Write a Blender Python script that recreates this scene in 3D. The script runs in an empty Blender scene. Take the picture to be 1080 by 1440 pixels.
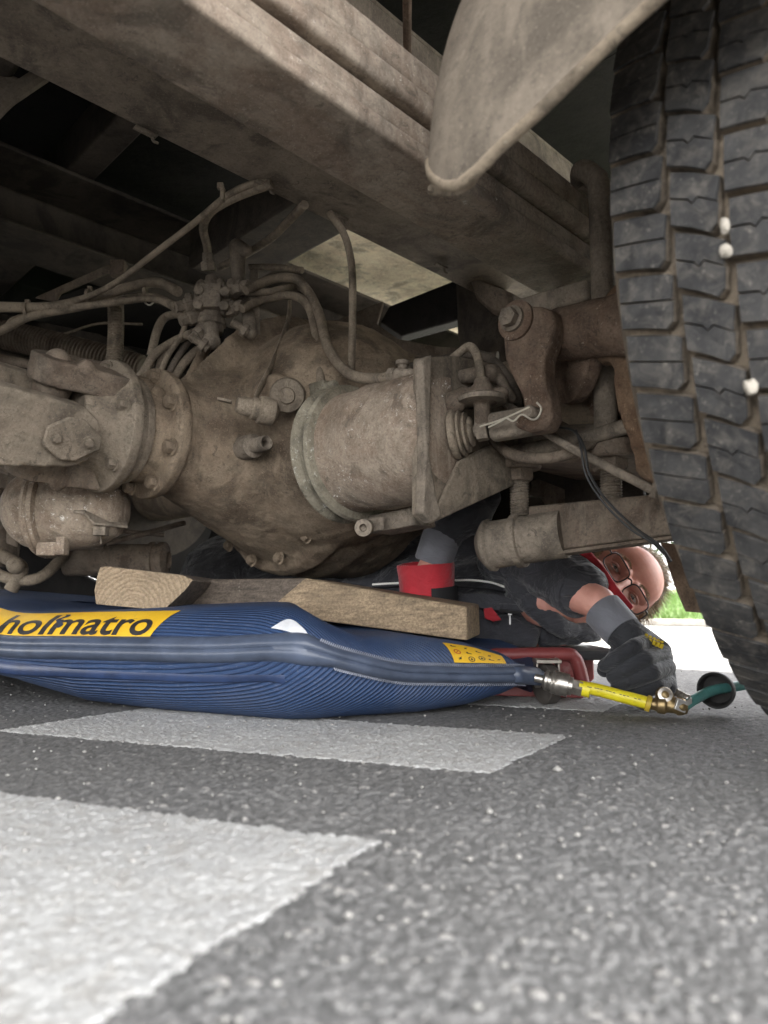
import bpy, bmesh, math, random
import numpy as np
from mathutils import Vector, Matrix
from math import radians as rad, pi, sin, cos, tan, atan

# ------------------------------------------------------------------ camera
S = bpy.context.scene
H = 0.16                                   # camera height above the road
T = atan(0.13)                             # camera pitched up
cam = bpy.data.cameras.new('camera'); camo = bpy.data.objects.new('camera', cam)
S.collection.objects.link(camo); S.camera = camo
camo.location = (0, 0, H); camo.rotation_euler = (pi/2 + T, 0, 0)
cam.sensor_fit = 'VERTICAL'; cam.sensor_height = 24; cam.lens = 24*1000/1440
cam.clip_start = .02; cam.clip_end = 600
cam.dof.use_dof = True; cam.dof.focus_distance = 1.12; cam.dof.aperture_fstop = 3.4
# ------------------------------------------------------------------ light
SUN_AZ, SUN_EL = rad(16), rad(52)          # azimuth from +Y towards +X
w = bpy.data.worlds.new('World'); S.world = w; w.use_nodes = True
wn = w.node_tree.nodes; bg = wn['Background']
sky = wn.new('ShaderNodeTexSky'); sky.sky_type = 'NISHITA'; sky.sun_disc = False
sky.sun_elevation = SUN_EL; sky.sun_rotation = SUN_AZ; sky.dust_density = 2.5; sky.air_density = .8
# broken cloud added over the blue to whiten and brighten the daylight
wl = w.node_tree.links; tcw = wn.new('ShaderNodeTexCoord'); mpw = wn.new('ShaderNodeMapping'); mpw.inputs['Scale'].default_value = (1, 1, 2.2)
nzw = wn.new('ShaderNodeTexNoise'); nzw.inputs['Scale'].default_value = 2.2; nzw.inputs['Detail'].default_value = 8
wl.new(tcw.outputs['Generated'], mpw.inputs[0]); wl.new(mpw.outputs[0], nzw.inputs['Vector'])
rpw = wn.new('ShaderNodeValToRGB'); rpw.color_ramp.elements[0].position = .34; rpw.color_ramp.elements[1].position = .56
rpw.color_ramp.elements[0].color = (.45, .45, .45, 1)
wl.new(nzw.outputs['Fac'], rpw.inputs[0])
mxw = wn.new('ShaderNodeMix'); mxw.data_type = 'RGBA'; wl.new(rpw.outputs[0], mxw.inputs[0]); wl.new(sky.outputs[0], mxw.inputs[6])
mxw.inputs[7].default_value = (9.1, 8.95, 8.8, 1); wl.new(mxw.outputs[2], bg.inputs[0]); bg.inputs[1].default_value = .15
sl = bpy.data.lights.new('sun', 'SUN'); sl.energy = 3.8; sl.angle = rad(.6); sl.color = (1, .95, .87)
so = bpy.data.objects.new('sun', sl); S.collection.objects.link(so)
so.rotation_euler = Vector((sin(SUN_AZ)*cos(SUN_EL), cos(SUN_AZ)*cos(SUN_EL), sin(SUN_EL))).to_track_quat('Z', 'Y').to_euler()
S.view_settings.view_transform = 'Standard'; S.view_settings.look = 'None'
S.view_settings.exposure = 2.62; S.view_settings.gamma = 1; S.view_settings.use_curve_mapping = False
S.render.engine = 'CYCLES'
S.cycles.max_bounces = 8; S.cycles.diffuse_bounces = 5
random.seed(7); rng = np.random.default_rng(7)
C = S.collection

# ------------------------------------------------------------------ coordinates
q = .5**.5                                 # the truck stands at 45 degrees: u runs along it, v across it
def W(u, v, z): return Vector((q*(u-v), q*(u+v), z))
UU = Vector((q, q, 0)); VV = Vector((-q, q, 0)); ZZ = Vector((0, 0, 1)); XX = Vector((1, 0, 0)); YY = Vector((0, 1, 0))
_c, _s = cos(T), sin(T); O = Vector((0, 0, H))
def ray(px, py):
    a = (px-540)/1000; b = (720-py)/1000
    return Vector((a, _c-b*_s, _s+b*_c))
def PU(px, py, u): r = ray(px, py); return O + r*(u/(q*(r[0]+r[1])))
def PV(px, py, v): r = ray(px, py); return O + r*(v/(q*(r[1]-r[0])))
def PZ(px, py, z): r = ray(px, py); return O + r*((z-H)/r[2])
def PY(px, py, y): r = ray(px, py); return O + r*(y/r[1])

# ------------------------------------------------------------------ materials
class NT:
    def __init__(s, name):
        s.m = bpy.data.materials.new(name); s.m.use_nodes = True
        s.n = s.m.node_tree.nodes; s.l = s.m.node_tree.links
        s.b = s.n['Principled BSDF']; s.co = s.n.new('ShaderNodeTexCoord')
    def link(s, a, b): s.l.new(a, b)
    def noise(s, scale, det=6, rough=.6, vec=None, dist=0, stretch=None):
        t = s.n.new('ShaderNodeTexNoise'); t.inputs['Scale'].default_value = scale
        t.inputs['Detail'].default_value = det; t.inputs['Roughness'].default_value = rough
        t.inputs['Distortion'].default_value = dist
        v = vec or s.co.outputs['Object']
        if stretch:
            mp = s.n.new('ShaderNodeMapping'); mp.inputs['Scale'].default_value = stretch
            s.link(v, mp.inputs[0]); v = mp.outputs[0]
        s.link(v, t.inputs['Vector']); return t.outputs['Fac']
    def vor(s, scale, feature='F1', out='Distance', vec=None, stretch=None):
        t = s.n.new('ShaderNodeTexVoronoi'); t.feature = feature; t.inputs['Scale'].default_value = scale
        v = vec or s.co.outputs['Object']
        if stretch:
            mp = s.n.new('ShaderNodeMapping'); mp.inputs['Scale'].default_value = stretch
            s.link(v, mp.inputs[0]); v = mp.outputs[0]
        s.link(v, t.inputs['Vector']); return t.outputs[out]
    def ramp(s, fac, stops):
        r = s.n.new('ShaderNodeValToRGB'); e = r.color_ramp.elements
        while len(e) < len(stops): e.new(.5)
        for i, (p, c) in enumerate(stops):
            e[i].position = p; e[i].color = (c, c, c, 1) if isinstance(c, (int, float)) else (*c, 1)
        s.link(fac, r.inputs[0]); return r.outputs[0]
    def mix(s, fac, a, b, mode='MIX'):
        x = s.n.new('ShaderNodeMix'); x.data_type = 'RGBA'; x.blend_type = mode
        for k, v in ((0, fac), (6, a), (7, b)):
            if isinstance(v, (int, float)) : x.inputs[k].default_value = v if k == 0 else (v, v, v, 1)
            elif isinstance(v, tuple): x.inputs[k].default_value = (*v, 1)
            else: s.link(v, x.inputs[k])
        return x.outputs[2]
    def math(s, op, a, b=0.):
        x = s.n.new('ShaderNodeMath'); x.operation = op
        for k, v in ((0, a), (1, b)):
            if isinstance(v, (int, float)): x.inputs[k].default_value = v
            else: s.link(v, x.inputs[k])
        return x.outputs[0]
    def bump(s, h, strength=.5, dist=.002, prev=None):
        b = s.n.new('ShaderNodeBump'); b.inputs['Strength'].default_value = strength; b.inputs['Distance'].default_value = dist
        s.link(h, b.inputs['Height'])
        if prev: s.link(prev, b.inputs['Normal'])
        return b.outputs[0]
    def out(s, col, rough=.8, nrm=None, metal=0, spec=None):
        if isinstance(col, tuple): s.b.inputs['Base Color'].default_value = (*col, 1)
        else: s.link(col, s.b.inputs['Base Color'])
        if isinstance(rough, (int, float)): s.b.inputs['Roughness'].default_value = rough
        else: s.link(rough, s.b.inputs['Roughness'])
        if nrm: s.link(nrm, s.b.inputs['Normal'])
        s.b.inputs['Metallic'].default_value = metal
        if spec is not None: s.b.inputs['Specular IOR Level'].default_value = spec
        return s.m

def grime(name, base, dark=None, fleck=None, fleck_amt=.63, rust=0, bump=.5, rough=.82, scale=1., pit=.4, spec=.35, warm=True, chips=.65):
    """road dirt over cast or painted steel: cloudy tone, fine grit, chips, optional rust"""
    t = NT(name)
    k_ = (.90, .86, .81) if warm else (1, 1, 1)
    base = tuple(c*k for c, k in zip(base, k_)); dark = tuple(c*k for c, k in zip(dark, k_)) if dark else tuple(c*.42 for c in base)
    big = t.noise(5*scale, 8, .65, dist=.4); mid = t.noise(26*scale, 8, .7); fine = t.noise(210*scale, 4, .75)
    col = t.mix(t.ramp(big, [(.40, 0.), (.58, 1.)]), dark, base)
    col = t.mix(t.ramp(mid, [(.42, .0), (.70, .45)]), col, tuple(min(1, c*1.45) for c in base))
    # rubbed oily patches
    oil = t.noise(9*scale, 5, .6, stretch=(1.0, 1.3, .7), dist=.8)
    col = t.mix(t.ramp(oil, [(.52, 0.), (.62, .75)]), col, tuple(c*.34 for c in base))
    if rust:
        rn = t.noise(14*scale, 9, .72, dist=.6)
        col = t.mix(t.math('MULTIPLY', t.ramp(rn, [(.42, 0.), (.6, 1.)]), rust), col, (.115, .052, .028))
    col = t.mix(t.ramp(fine, [(.34, .0), (.5, 1.)]), t.mix(.30, col, 0.015), col)
    gr = t.noise(330, 4, .8); col = t.mix(t.ramp(gr, [(.57, 0.), (.65, .40)]), col, tuple(min(1, c*1.7) for c in base))
    chip = t.noise(62*scale, 10, .78, dist=.8); cg = t.ramp(t.noise(8*scale, 4, .6), [(.46, 0.), (.58, 1.)])
    col = t.mix(t.math('MULTIPLY', t.ramp(chip, [(.565, 0.), (.585, chips)]), cg), col, tuple(c*.30 for c in base))
    run = t.noise(20*scale, 6, .6, stretch=(2.2, 2.2, .35), dist=.5); col = t.mix(t.ramp(run, [(.56, 0.), (.68, .35)]), col, tuple(min(1, c*1.35) for c in base))
    if fleck:
        fl = t.noise(70*scale, 10, .8, dist=.3)
        gate = t.ramp(t.noise(6*scale, 3, .5), [(.42, .0), (.6, 1.)])
        col = t.mix(t.math('MULTIPLY', t.ramp(fl, [(fleck_amt-.015, 0.), (fleck_amt+.03, .85)]), gate), col, fleck)
    hgt = t.math('ADD', t.math('MULTIPLY', mid, .9), t.math('MULTIPLY', fine, .35))
    pits = t.ramp(t.noise(75*scale, 6, .7), [(.33, 0.), (.45, 1.)])
    n_ = 0
    crust = t.noise(48*scale, 9, .78, dist=.4)
    n = t.bump(hgt, bump, .006)
    n = t.bump(t.ramp(crust, [(.40, 0.), (.60, 1.)]), min(1, bump*.9), .0022, n)
    col = t.mix(t.ramp(crust, [(.30, chips*.85), (.46, 0.)]), col, tuple(c*.45 for c in base))
    n = t.bump(pits, pit*.6, .0008, n)
    return t.out(col, rough, n, spec=spec)

D = (.27, .235, .195)
M = {}
M['cast'] = grime('dusty_cast_iron', (.315, .258, .195), fleck=(.6, .54, .46), fleck_amt=.70, bump=.55, rust=.18)
M['rail'] = grime('rail_dust_shade_toned', (.235, .205, .172), dark=(.135, .115, .095), fleck=(.55, .5, .42), fleck_amt=.68, bump=.3, pit=.2)  # darker than the spring: the rail's shade is put into the dust colour
M['steel'] = grime('dusty_steel', D, fleck=(.55, .5, .42), fleck_amt=.67, bump=.35, pit=.2)
M['spring'] = grime('dusty_spring_steel', (.37, .325, .275), dark=(.23, .195, .16), fleck=(.75, .7, .62), fleck_amt=.63, rust=.35, bump=.35, pit=.3, scale=.9)
M['flange'] = grime('dusty_flange_iron', (.27, .235, .19), fleck=(.55, .5, .42), fleck_amt=.67, rust=.1)
M['canister'] = grime('chipped_canister_paint', (.36, .31, .255), dark=(.20, .165, .13), fleck=(.85, .82, .76), fleck_amt=.60, rust=.35, bump=.4, scale=1.3)
M['rust'] = grime('rusty_cast_iron', (.28, .215, .168), dark=(.14, .105, .082), fleck=(.6, .52, .42), fleck_amt=.61, rust=.38, bump=.7, pit=.6)
M['rustlight'] = grime('rusty_drum_iron', (.33, .235, .16), dark=(.19, .13, .088), fleck=(.5, .38, .25), fleck_amt=.64, rust=.45, bump=.7, pit=.6)
M['hose'] = grime('dusty_rubber_hose', (.28, .24, .19), dark=(.15, .125, .10), bump=.25, pit=.1, scale=1.6, rough=.75)
M['hosedark'] = grime('dark_rubber_hose', (.14, .12, .10), bump=.25, pit=.1, scale=1.6, rough=.75)
M['bracket'] = grime('dusty_dark_bracket', (.215, .182, .148), bump=.35, rust=.2)
M['dark'] = grime('shade_dark_underbody', (.078, .067, .056), dark=(.034, .029, .025), bump=.3)  # shade of inner and far parts put into their colour
M['darker'] = grime('shade_black_underbody', (.019, .0175, .017), dark=(.009, .0085, .008), bump=.3)  # deeper shade tone for floor and far side, also in the colour
M['fender'] = grime('dusty_plastic_fender', (.245, .215, .178), dark=(.15, .13, .108), fleck=(.5, .45, .38), fleck_amt=.72, bump=.14, pit=.1, scale=.6, chips=.08)
M['fenderrim'] = grime('mud_and_lit_rim', (.37, .315, .245), dark=(.25, .2, .15), fleck=(.62, .56, .46), bump=.8, pit=.5)
M['bright'] = grime('lit_pale_scuffed_board', (.80, .68, .51), dark=(.56, .46, .34), fleck=(.9, .86, .8), fleck_amt=.6, bump=.3, warm=False)
M['greenish'] = grime('galvanised_band', (.27, .255, .205), dark=(.15, .135, .105), fleck=(.6, .6, .55), fleck_amt=.6)

def simple(name, col, rough=.5, metal=0, bump=0, bscale=200, var=.25, vs=30, spec=None):
    t = NT(name); n = t.noise(vs, 6, .65)
    c = t.mix(t.ramp(n, [(.3, 0.), (.7, 1.)]), tuple(x*(1-var) for x in col), tuple(min(1, x*(1+var)) for x in col))
    nr = t.bump(t.noise(bscale, 4, .6), bump, .001) if bump else None
    return t.out(c, rough, nr, metal, spec)

def rubber_mat():
    t = NT('tread_rubber'); P = t.n.new('ShaderNodeNewGeometry').outputs['Position']
    n = t.noise(16, 9, .72, vec=P, dist=.5); f = t.noise(150, 7, .8, vec=P); m = t.noise(46, 8, .75, vec=P, dist=.8)
    c = t.mix(t.ramp(n, [(.40, 0.), (.64, 1.)]), (.016, .016, .017), (.050, .049, .048))
    c = t.mix(t.ramp(m, [(.48, 0.), (.66, .6)]), c, (.135, .122, .105))
    c = t.mix(t.ramp(f, [(.58, 0.), (.68, .8)]), c, (.23, .21, .18))
    sc = t.noise(60, 8, .8, vec=P, stretch=(1, 1, 6), dist=1.5)
    c = t.mix(t.ramp(sc, [(.60, 0.), (.66, .45)]), c, (.24, .225, .2))
    b = t.bump(m, .5, .003); return t.out(c, .62, t.bump(f, .45, .0012, b), spec=.45)
M['rubber'] = rubber_mat()
M['dust'] = grime('tread_groove_dust', (.31, .265, .21), dark=(.07, .06, .05), bump=.6, pit=.2, scale=1.4)

def stone_mat():
    t = NT('asphalt')
    at = t.n.new('ShaderNodeAttribute'); at.attribute_name = 'tone'
    c = t.ramp(at.outputs['Fac'], [(0., (.032, .032, .032)), (.2, (.092, .092, .091)), (.5, (.148, .147, .145)), (.75, (.205, .203, .199)), (.86, (.265, .26, .25)), (1., (.38, .365, .345))])
    n = t.noise(3.5, 5, .6); c = t.mix(t.ramp(n, [(.35, 0.), (.7, .35)]), c, (.13, .125, .115))
    f = t.noise(900, 3, .7); c = t.mix(t.ramp(f, [(.4, .45), (.6, 0.)]), c, (.02, .02, .02))
    return t.out(c, .8, t.bump(f, .4, .0006), spec=.4)
M['asphalt'] = stone_mat()
def far_asphalt():
    t = NT('asphalt_far')
    v = t.vor(170, out='Color'); d = t.vor(170)
    sp = t.n.new('ShaderNodeSeparateColor'); t.link(v, sp.inputs[0])
    c = t.ramp(sp.outputs[0], [(0., (.07, .07, .068)), (.6, (.17, .166, .16)), (1., (.32, .31, .29))])
    c = t.mix(t.ramp(d, [(.3, 0.), (.6, .8)]), c, (.03, .03, .03))
    return t.out(c, .85, t.bump(t.ramp(d, [(0, 1.), (.6, 0.)]), .7, .003))
M['asphalt_far'] = far_asphalt()
def paint_mat():
    t = NT('road_paint')
    n = t.noise(9, 8, .7); f = t.noise(420, 5, .8); m = t.noise(55, 8, .75)
    c = t.mix(t.ramp(n, [(.35, 0.), (.65, 1.)]), (.355, .355, .35), (.455, .455, .445))
    c = t.mix(t.ramp(m, [(.48, 0.), (.66, .7)]), c, (.27, .255, .23))
    c = t.mix(t.ramp(f, [(.52, 0.), (.62, .6)]), c, (.15, .145, .135))
    g2 = t.noise(190, 4, .7); c = t.mix(t.ramp(g2, [(.30, .6), (.44, 0.)]), c, (.18, .172, .16))
    at = t.n.new('ShaderNodeAttribute'); at.attribute_name = 'tone'
    c = t.mix(t.ramp(at.outputs['Fac'], [(.05, .85), (.25, 0.)]), c, (.16, .155, .15))
    return t.out(c, .7, t.bump(g2, .8, .0018, t.bump(f, .6, .0008)))
M['paint'] = paint_mat()

# ------------------------------------------------------------------ object helpers
base_of = {}
def thing(name, label, cat, base, group=None):
    o = bpy.data.objects.new(name, None); C.objects.link(o); o.location = base
    o.empty_display_size = .1; base_of[o.name] = Vector(base)
    o['label'] = label; o['category'] = cat
    if group: o['group'] = group
    return o
def tag(o, label, cat, group=None):
    o['label'] = label; o['category'] = cat
    if group: o['group'] = group
    return o
def mk(name, geo, mat, parent=None, ang=35, bevel=0, remesh=0, smooth=0, kind=None, label=None, sub=0, segs=2, flat=False):
    """geo = (verts, faces) in world space or list of those; one mesh object"""
    if isinstance(geo, list):
        vs, fs = [], []
        for v, f in geo:
            k = len(vs); vs += list(v); fs += [tuple(i+k for i in x) for x in f]
    else: vs, fs = geo
    A = np.array([tuple(v) for v in vs]); cen = Vector(((A.min(0)+A.max(0))/2).tolist())
    me = bpy.data.meshes.new(name); me.from_pydata([tuple(Vector(v)-cen) for v in vs], [], fs); me.validate()
    b = bmesh.new(); b.from_mesh(me); bmesh.ops.recalc_face_normals(b, faces=b.faces); b.to_mesh(me); b.free()
    if not flat:
        for p in me.polygons: p.use_smooth = True
        if not remesh: me.set_sharp_from_angle(angle=rad(ang))
    if isinstance(mat, (list, tuple)):
        for m in mat: me.materials.append(m)
    else: me.materials.append(mat)
    o = bpy.data.objects.new(name, me); C.objects.link(o)
    if remesh:
        r = o.modifiers.new('union', 'REMESH'); r.mode = 'VOXEL'; r.voxel_size = remesh; r.use_smooth_shade = True
        if smooth: s = o.modifiers.new('soften', 'SMOOTH'); s.iterations = smooth; s.factor = .5
    if bevel:
        bv = o.modifiers.new('edge', 'BEVEL'); bv.width = bevel; bv.segments = segs; bv.limit_method = 'ANGLE'; bv.angle_limit = rad(ang)
        bv.harden_normals = False
    if sub:
        sb = o.modifiers.new('sub', 'SUBSURF'); sb.levels = sub; sb.render_levels = sub
    if parent: 
        o.parent = parent; pb = base_of[parent.name]
        o.location = cen - pb
    else: o.location = cen
    base_of[o.name] = cen
    if kind: o['kind'] = kind
    if label: o['label'] = label
    return o
def share(o, loc, rot=None, parent=None, scale=None):
    c = o.copy(); C.objects.link(c)
    p = parent or o.parent; c.parent = p
    c.location = Vector(loc) - (base_of[p.name] if p else Vector()); base_of[c.name] = Vector(loc)
    if rot is not None: c.rotation_euler = rot
    if scale: c.scale = scale
    return c
def lumpy(o, amt, size, seed=0):
    tx = bpy.data.textures.new(o.name+'_lumps', 'CLOUDS'); tx.noise_scale = size; tx.noise_depth = 3
    d = o.modifiers.new('lumps', 'DISPLACE'); d.texture = tx; d.strength = amt; d.mid_level = .5; d.texture_coords = 'GLOBAL'
    return o

def basis(d):
    d = Vector(d).normalized(); h = ZZ if abs(d.z) < .9 else XX
    a = d.cross(h).normalized(); return a, d.cross(a).normalized()
def catmull(P, n=8):
    P = [Vector(p) for p in P]
    if len(P) < 3: return P
    Q = [2*P[0]-P[1]] + P + [2*P[-1]-P[-2]]; out = []
    for i in range(1, len(Q)-2):
        for k in range(n):
            t = k/n; a, b, c_, d = Q[i-1], Q[i], Q[i+1], Q[i+2]
            out.append(.5*((2*b)+(c_-a)*t+(2*a-5*b+4*c_-d)*t*t+(3*b-a-3*c_+d)*t**3))
    out.append(P[-1]); return out
def tube(P, r, n=12, sm=8, flat=None, corr=0):
    """swept tube; r a number or list per control point; flat=(w,h) squashes the section; corr = corrugation pitch"""
    if isinstance(r, (list, tuple)):
        rr = catmull([Vector((x, 0, 0)) for x in r], sm); rr = [v.x for v in rr] if len(P) > 2 else list(r)
    else: rr = None
    pts = catmull(P, sm) if sm else [Vector(p) for p in P]
    if corr:
        L = [0]; 
        for i in range(1, len(pts)): L.append(L[-1]+(pts[i]-pts[i-1]).length)
        m = int(L[-1]/corr*4); A = np.array([tuple(p) for p in pts]); s = np.linspace(0, L[-1], m)
        pts = [Vector((float(np.interp(x, L, A[:, 0])), float(np.interp(x, L, A[:, 1])), float(np.interp(x, L, A[:, 2])))) for x in s]
        rr = [r*(1 if i % 4 in (0, 1) else .84) for i in range(m)]
    a, b = basis(pts[1]-pts[0]); vs, fs = [], []
    for i, p in enumerate(pts):
        t = (pts[min(i+1, len(pts)-1)]-pts[max(i-1, 0)]).normalized()
        a = (a - t*a.dot(t)).normalized(); b = t.cross(a)
        R = rr[i] if rr else r
        for k in range(n):
            th = 2*pi*k/n
            fa, fb = flat if flat else (1, 1)
            vs.append(p + a*cos(th)*R*fa + b*sin(th)*R*fb)
    m = len(pts)
    for i in range(m-1):
        for k in range(n): fs.append((i*n+k, i*n+(k+1) % n, (i+1)*n+(k+1) % n, (i+1)*n+k))
    fs.append(tuple(range(n))); fs.append(tuple(range((m-1)*n, m*n)))
    return vs, fs
def lathe(p0, d, prof, n=40):
    """prof = [(distance along d, radius), ...]"""
    d = Vector(d).normalized(); a, b = basis(d); vs, fs = [], []; p0 = Vector(p0)
    for t, r in prof:
        for k in range(n): th = 2*pi*k/n; vs.append(p0+d*t+(a*cos(th)+b*sin(th))*max(r, 1e-4))
    m = len(prof)
    for i in range(m-1):
        for k in range(n): fs.append((i*n+k, i*n+(k+1) % n, (i+1)*n+(k+1) % n, (i+1)*n+k))
    fs.append(tuple(range(n))); fs.append(tuple(range((m-1)*n, m*n)))
    return vs, fs
def box(c, hx, hy, hz, ax=XX, ay=YY, az=ZZ):
    c = Vector(c); vs = []
    for k in (-1, 1):
        for j in (-1, 1):
            for i in (-1, 1): vs.append(c+ax*hx*i+ay*hy*j+az*hz*k)
    return vs, [(0, 1, 3, 2), (4, 6, 7, 5), (0, 4, 5, 1), (2, 3, 7, 6), (0, 2, 6, 4), (1, 5, 7, 3)]
def boxuv(u0, u1, v0, v1, z0, z1):
    return box(W((u0+u1)/2, (v0+v1)/2, (z0+z1)/2), abs(u1-u0)/2, abs(v1-v0)/2, abs(z1-z0)/2, UU, VV, ZZ)
def prism(poly, th):
    """extrude a 3D polygon by vector th"""
    th = Vector(th); n = len(poly); vs = [Vector(p) for p in poly] + [Vector(p)+th for p in poly]
    fs = [tuple(range(n)), tuple(range(2*n-1, n-1, -1))] + [(i, (i+1) % n, n+(i+1) % n, n+i) for i in range(n)]
    return vs, fs
def ball(c, r, sx=1, sy=1, sz=1, n=20, m=12, R=None):
    c = Vector(c); vs, fs = [], []
    for i in range(m+1):
        for k in range(n):
            ph = pi*i/m; th = 2*pi*k/n
            p = Vector((sin(ph)*cos(th)*r*sx, sin(ph)*sin(th)*r*sy, cos(ph)*r*sz))
            if R: p = R @ p
            vs.append(c+p)
    for i in range(m):
        for k in range(n): fs.append((i*n+k, i*n+(k+1) % n, (i+1)*n+(k+1) % n, (i+1)*n+k))
    return vs, fs
def cap(p0, p1, r0, r1, n=16):
    """capsule with two radii"""
    p0, p1 = Vector(p0), Vector(p1); d = p1-p0; L = d.length; prof = []
    for i in range(7): a = pi/2*i/6; prof.append((-cos(a)*r0, sin(a)*r0))
    for i in range(7): a = pi/2*i/6; prof.append((L+sin(a)*r1, cos(a)*r1))
    return lathe(p0, d, prof, n)
def chain(P, R, n=14): return [cap(P[i], P[i+1], R[i], R[i+1], n) for i in range(len(P)-1)]
def hexbolt_geo(r=.012, h=.010, washer=True):
    g = []
    if washer: g.append(lathe((0, 0, 0), ZZ, [(0, r*1.35), (h*.22, r*1.35), (h*.25, r*1.3)], 18))
    g.append(lathe((0, 0, h*.2), ZZ, [(0, r), (h*.8, r), (h, r*.85)], 6))
    return g
def ztrack(d): return Vector(d).to_track_quat('Z', 'Y').to_euler()
bolt_protos = {}
def bolt(parent, p, d, r=.012, h=.012, mat='flange'):
    key = (round(r, 4), round(h, 4), mat)
    if key not in bolt_protos:
        g = hexbolt_geo(r, h); vs, fs = [], []
        for v, f in g:
            k = len(vs); vs += list(v); fs += [tuple(i+k for i in x) for x in f]
        me = bpy.data.meshes.new('bolt'); me.from_pydata([tuple(v) for v in vs], [], fs); me.materials.append(M[mat])
        b = bmesh.new(); b.from_mesh(me); bmesh.ops.recalc_face_normals(b, faces=b.faces); b.to_mesh(me); b.free()
        bolt_protos[key] = me
    o = bpy.data.objects.new('bolt', bolt_protos[key]); C.objects.link(o); o.parent = parent
    o.location = Vector(p)-base_of[parent.name]; o.rotation_euler = ztrack(d); base_of[o.name] = Vector(p)
    return o
def pth(L): return [PY(*p) for p in L]

# ================================================================== GROUND
def cells(x, y, size, seed):
    """nearest jittered-grid point: (distance, random value) per sample"""
    r = np.random.default_rng(seed); N = 1024
    jx, jy, jv = r.random((N, N)), r.random((N, N)), r.random((N, N))
    gx, gy = np.floor(x/size).astype(int), np.floor(y/size).astype(int)
    best = np.full(x.shape, 9e9); val = np.zeros(x.shape); b2 = np.full(x.shape, 9e9)
    for dx in (-1, 0, 1):
        for dy in (-1, 0, 1):
            cx, cy = gx+dx, gy+dy; a, b = cx % N, cy % N
            px = (cx+.1+.8*jx[a, b])*size; py = (cy+.1+.8*jy[a, b])*size
            d = np.hypot(x-px, y-py)/(size*(.62+.5*jv[a, b]))
            m = d < best; b2 = np.where(m, best, np.minimum(b2, d)); best = np.where(m, d, best); val = np.where(m, r_val(jv, jx, a, b), val)
    return best, val, b2
def r_val(jv, jx, a, b): return (jv[a, b]*7.31 + jx[a, b]*3.7) % 1
def vnoise(x, y, size, seed):
    r = np.random.default_rng(seed); N = 512; g = r.random((N, N))
    X, Y = x/size, y/size; i, j = np.floor(X).astype(int), np.floor(Y).astype(int); fx, fy = X-i, Y-j
    fx = fx*fx*(3-2*fx); fy = fy*fy*(3-2*fy); i %= N; j %= N; i2, j2 = (i+1) % N, (j+1) % N
    return (g[i, j]*(1-fx)+g[i2, j]*fx)*(1-fy)+(g[i, j2]*(1-fx)+g[i2, j2]*fx)*fy
def ground(x, y):
    d1, v1, e1 = cells(x, y, .0056, 1); d2, v2, e2 = cells(x+.3, y, .0033, 2)
    h1 = .0023*(1-np.clip(d1, 0, 1)**2.2)*(.35+.9*v1) ; h2 = .0014*(1-np.clip(d2, 0, 1)**2)*(.3+v2)
    h = np.maximum(h1, h2); tone = np.where(h1 > h2, v1*.62+.20, v2*.72+.10)
    tone = np.where((v1 > .988) & (h1 > h2), 1., tone)
    tone = tone*np.clip(h/.0007, .15, 1)
    h += .0010*vnoise(x, y, .05, 5) - .0012
    return h, tone
def grid_mesh(name, X, Y, Z, tone, mat, mask=None):
    R, Cn = X.shape; me = bpy.data.meshes.new(name)
    co = np.stack([X, Y, Z], -1).reshape(-1, 3)
    i = np.arange(R*Cn).reshape(R, Cn); f = np.stack([i[:-1, :-1], i[:-1, 1:], i[1:, 1:], i[1:, :-1]], -1).reshape(-1, 4)
    if mask is not None:
        mk_ = mask[:-1, :-1] | mask[1:, 1:] | mask[:-1, 1:] | mask[1:, :-1]; f = f[mk_.reshape(-1)]
        used = np.unique(f); remap = np.zeros(len(co), int); remap[used] = np.arange(len(used)); co = co[used]; f = remap[f]; tone = tone.reshape(-1)[used]
    me.vertices.add(len(co)); me.vertices.foreach_set('co', co.ravel())
    me.loops.add(f.size); me.loops.foreach_set('vertex_index', f.ravel().astype(np.int32))
    me.polygons.add(len(f)); me.polygons.foreach_set('loop_start', np.arange(0, f.size, 4, dtype=np.int32)); me.polygons.foreach_set('loop_total', np.full(len(f), 4, np.int32))
    me.polygons.foreach_set('use_smooth', np.ones(len(f), bool))
    me.update(); me.validate()
    a = me.attributes.new('tone', 'FLOAT', 'POINT'); a.data.foreach_set('value', tone.reshape(-1).astype(np.float32))
    me.materials.append(mat); o = bpy.data.objects.new(name, me); C.objects.link(o); return o

yy = .18*(3.2/.18)**np.linspace(0, 1, 760); ss = np.linspace(-1, 1, 760)
Yg, Sg = np.meshgrid(yy, ss, indexing='ij'); Xg = Sg*(.80*Yg+.08)
hg, tg = ground(Xg, Yg)
edge = np.minimum(np.minimum((1-abs(Sg))*12, 1), np.minimum((Yg-.18)*30, (3.2-Yg)*2)).clip(0, 1)
road_near = grid_mesh('road_surface', Xg, Yg, hg*edge-.0045*(1-edge), tg, M['asphalt']); road_near['kind'] = 'structure'
me = bpy.data.meshes.new('ground')
def flatquad(name, pts, z, mat):
    me = bpy.data.meshes.new(name); me.from_pydata([(p[0], p[1], z) for p in pts], [], [tuple(range(len(pts)))])
    me.materials.append(mat); o = bpy.data.objects.new(name, me); C.objects.link(o); o['kind'] = 'structure'; return o
flatquad('road', [(-260, -260), (260, -260), (260, 400), (-260, 400)], -.004, M['asphalt_far'])

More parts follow.
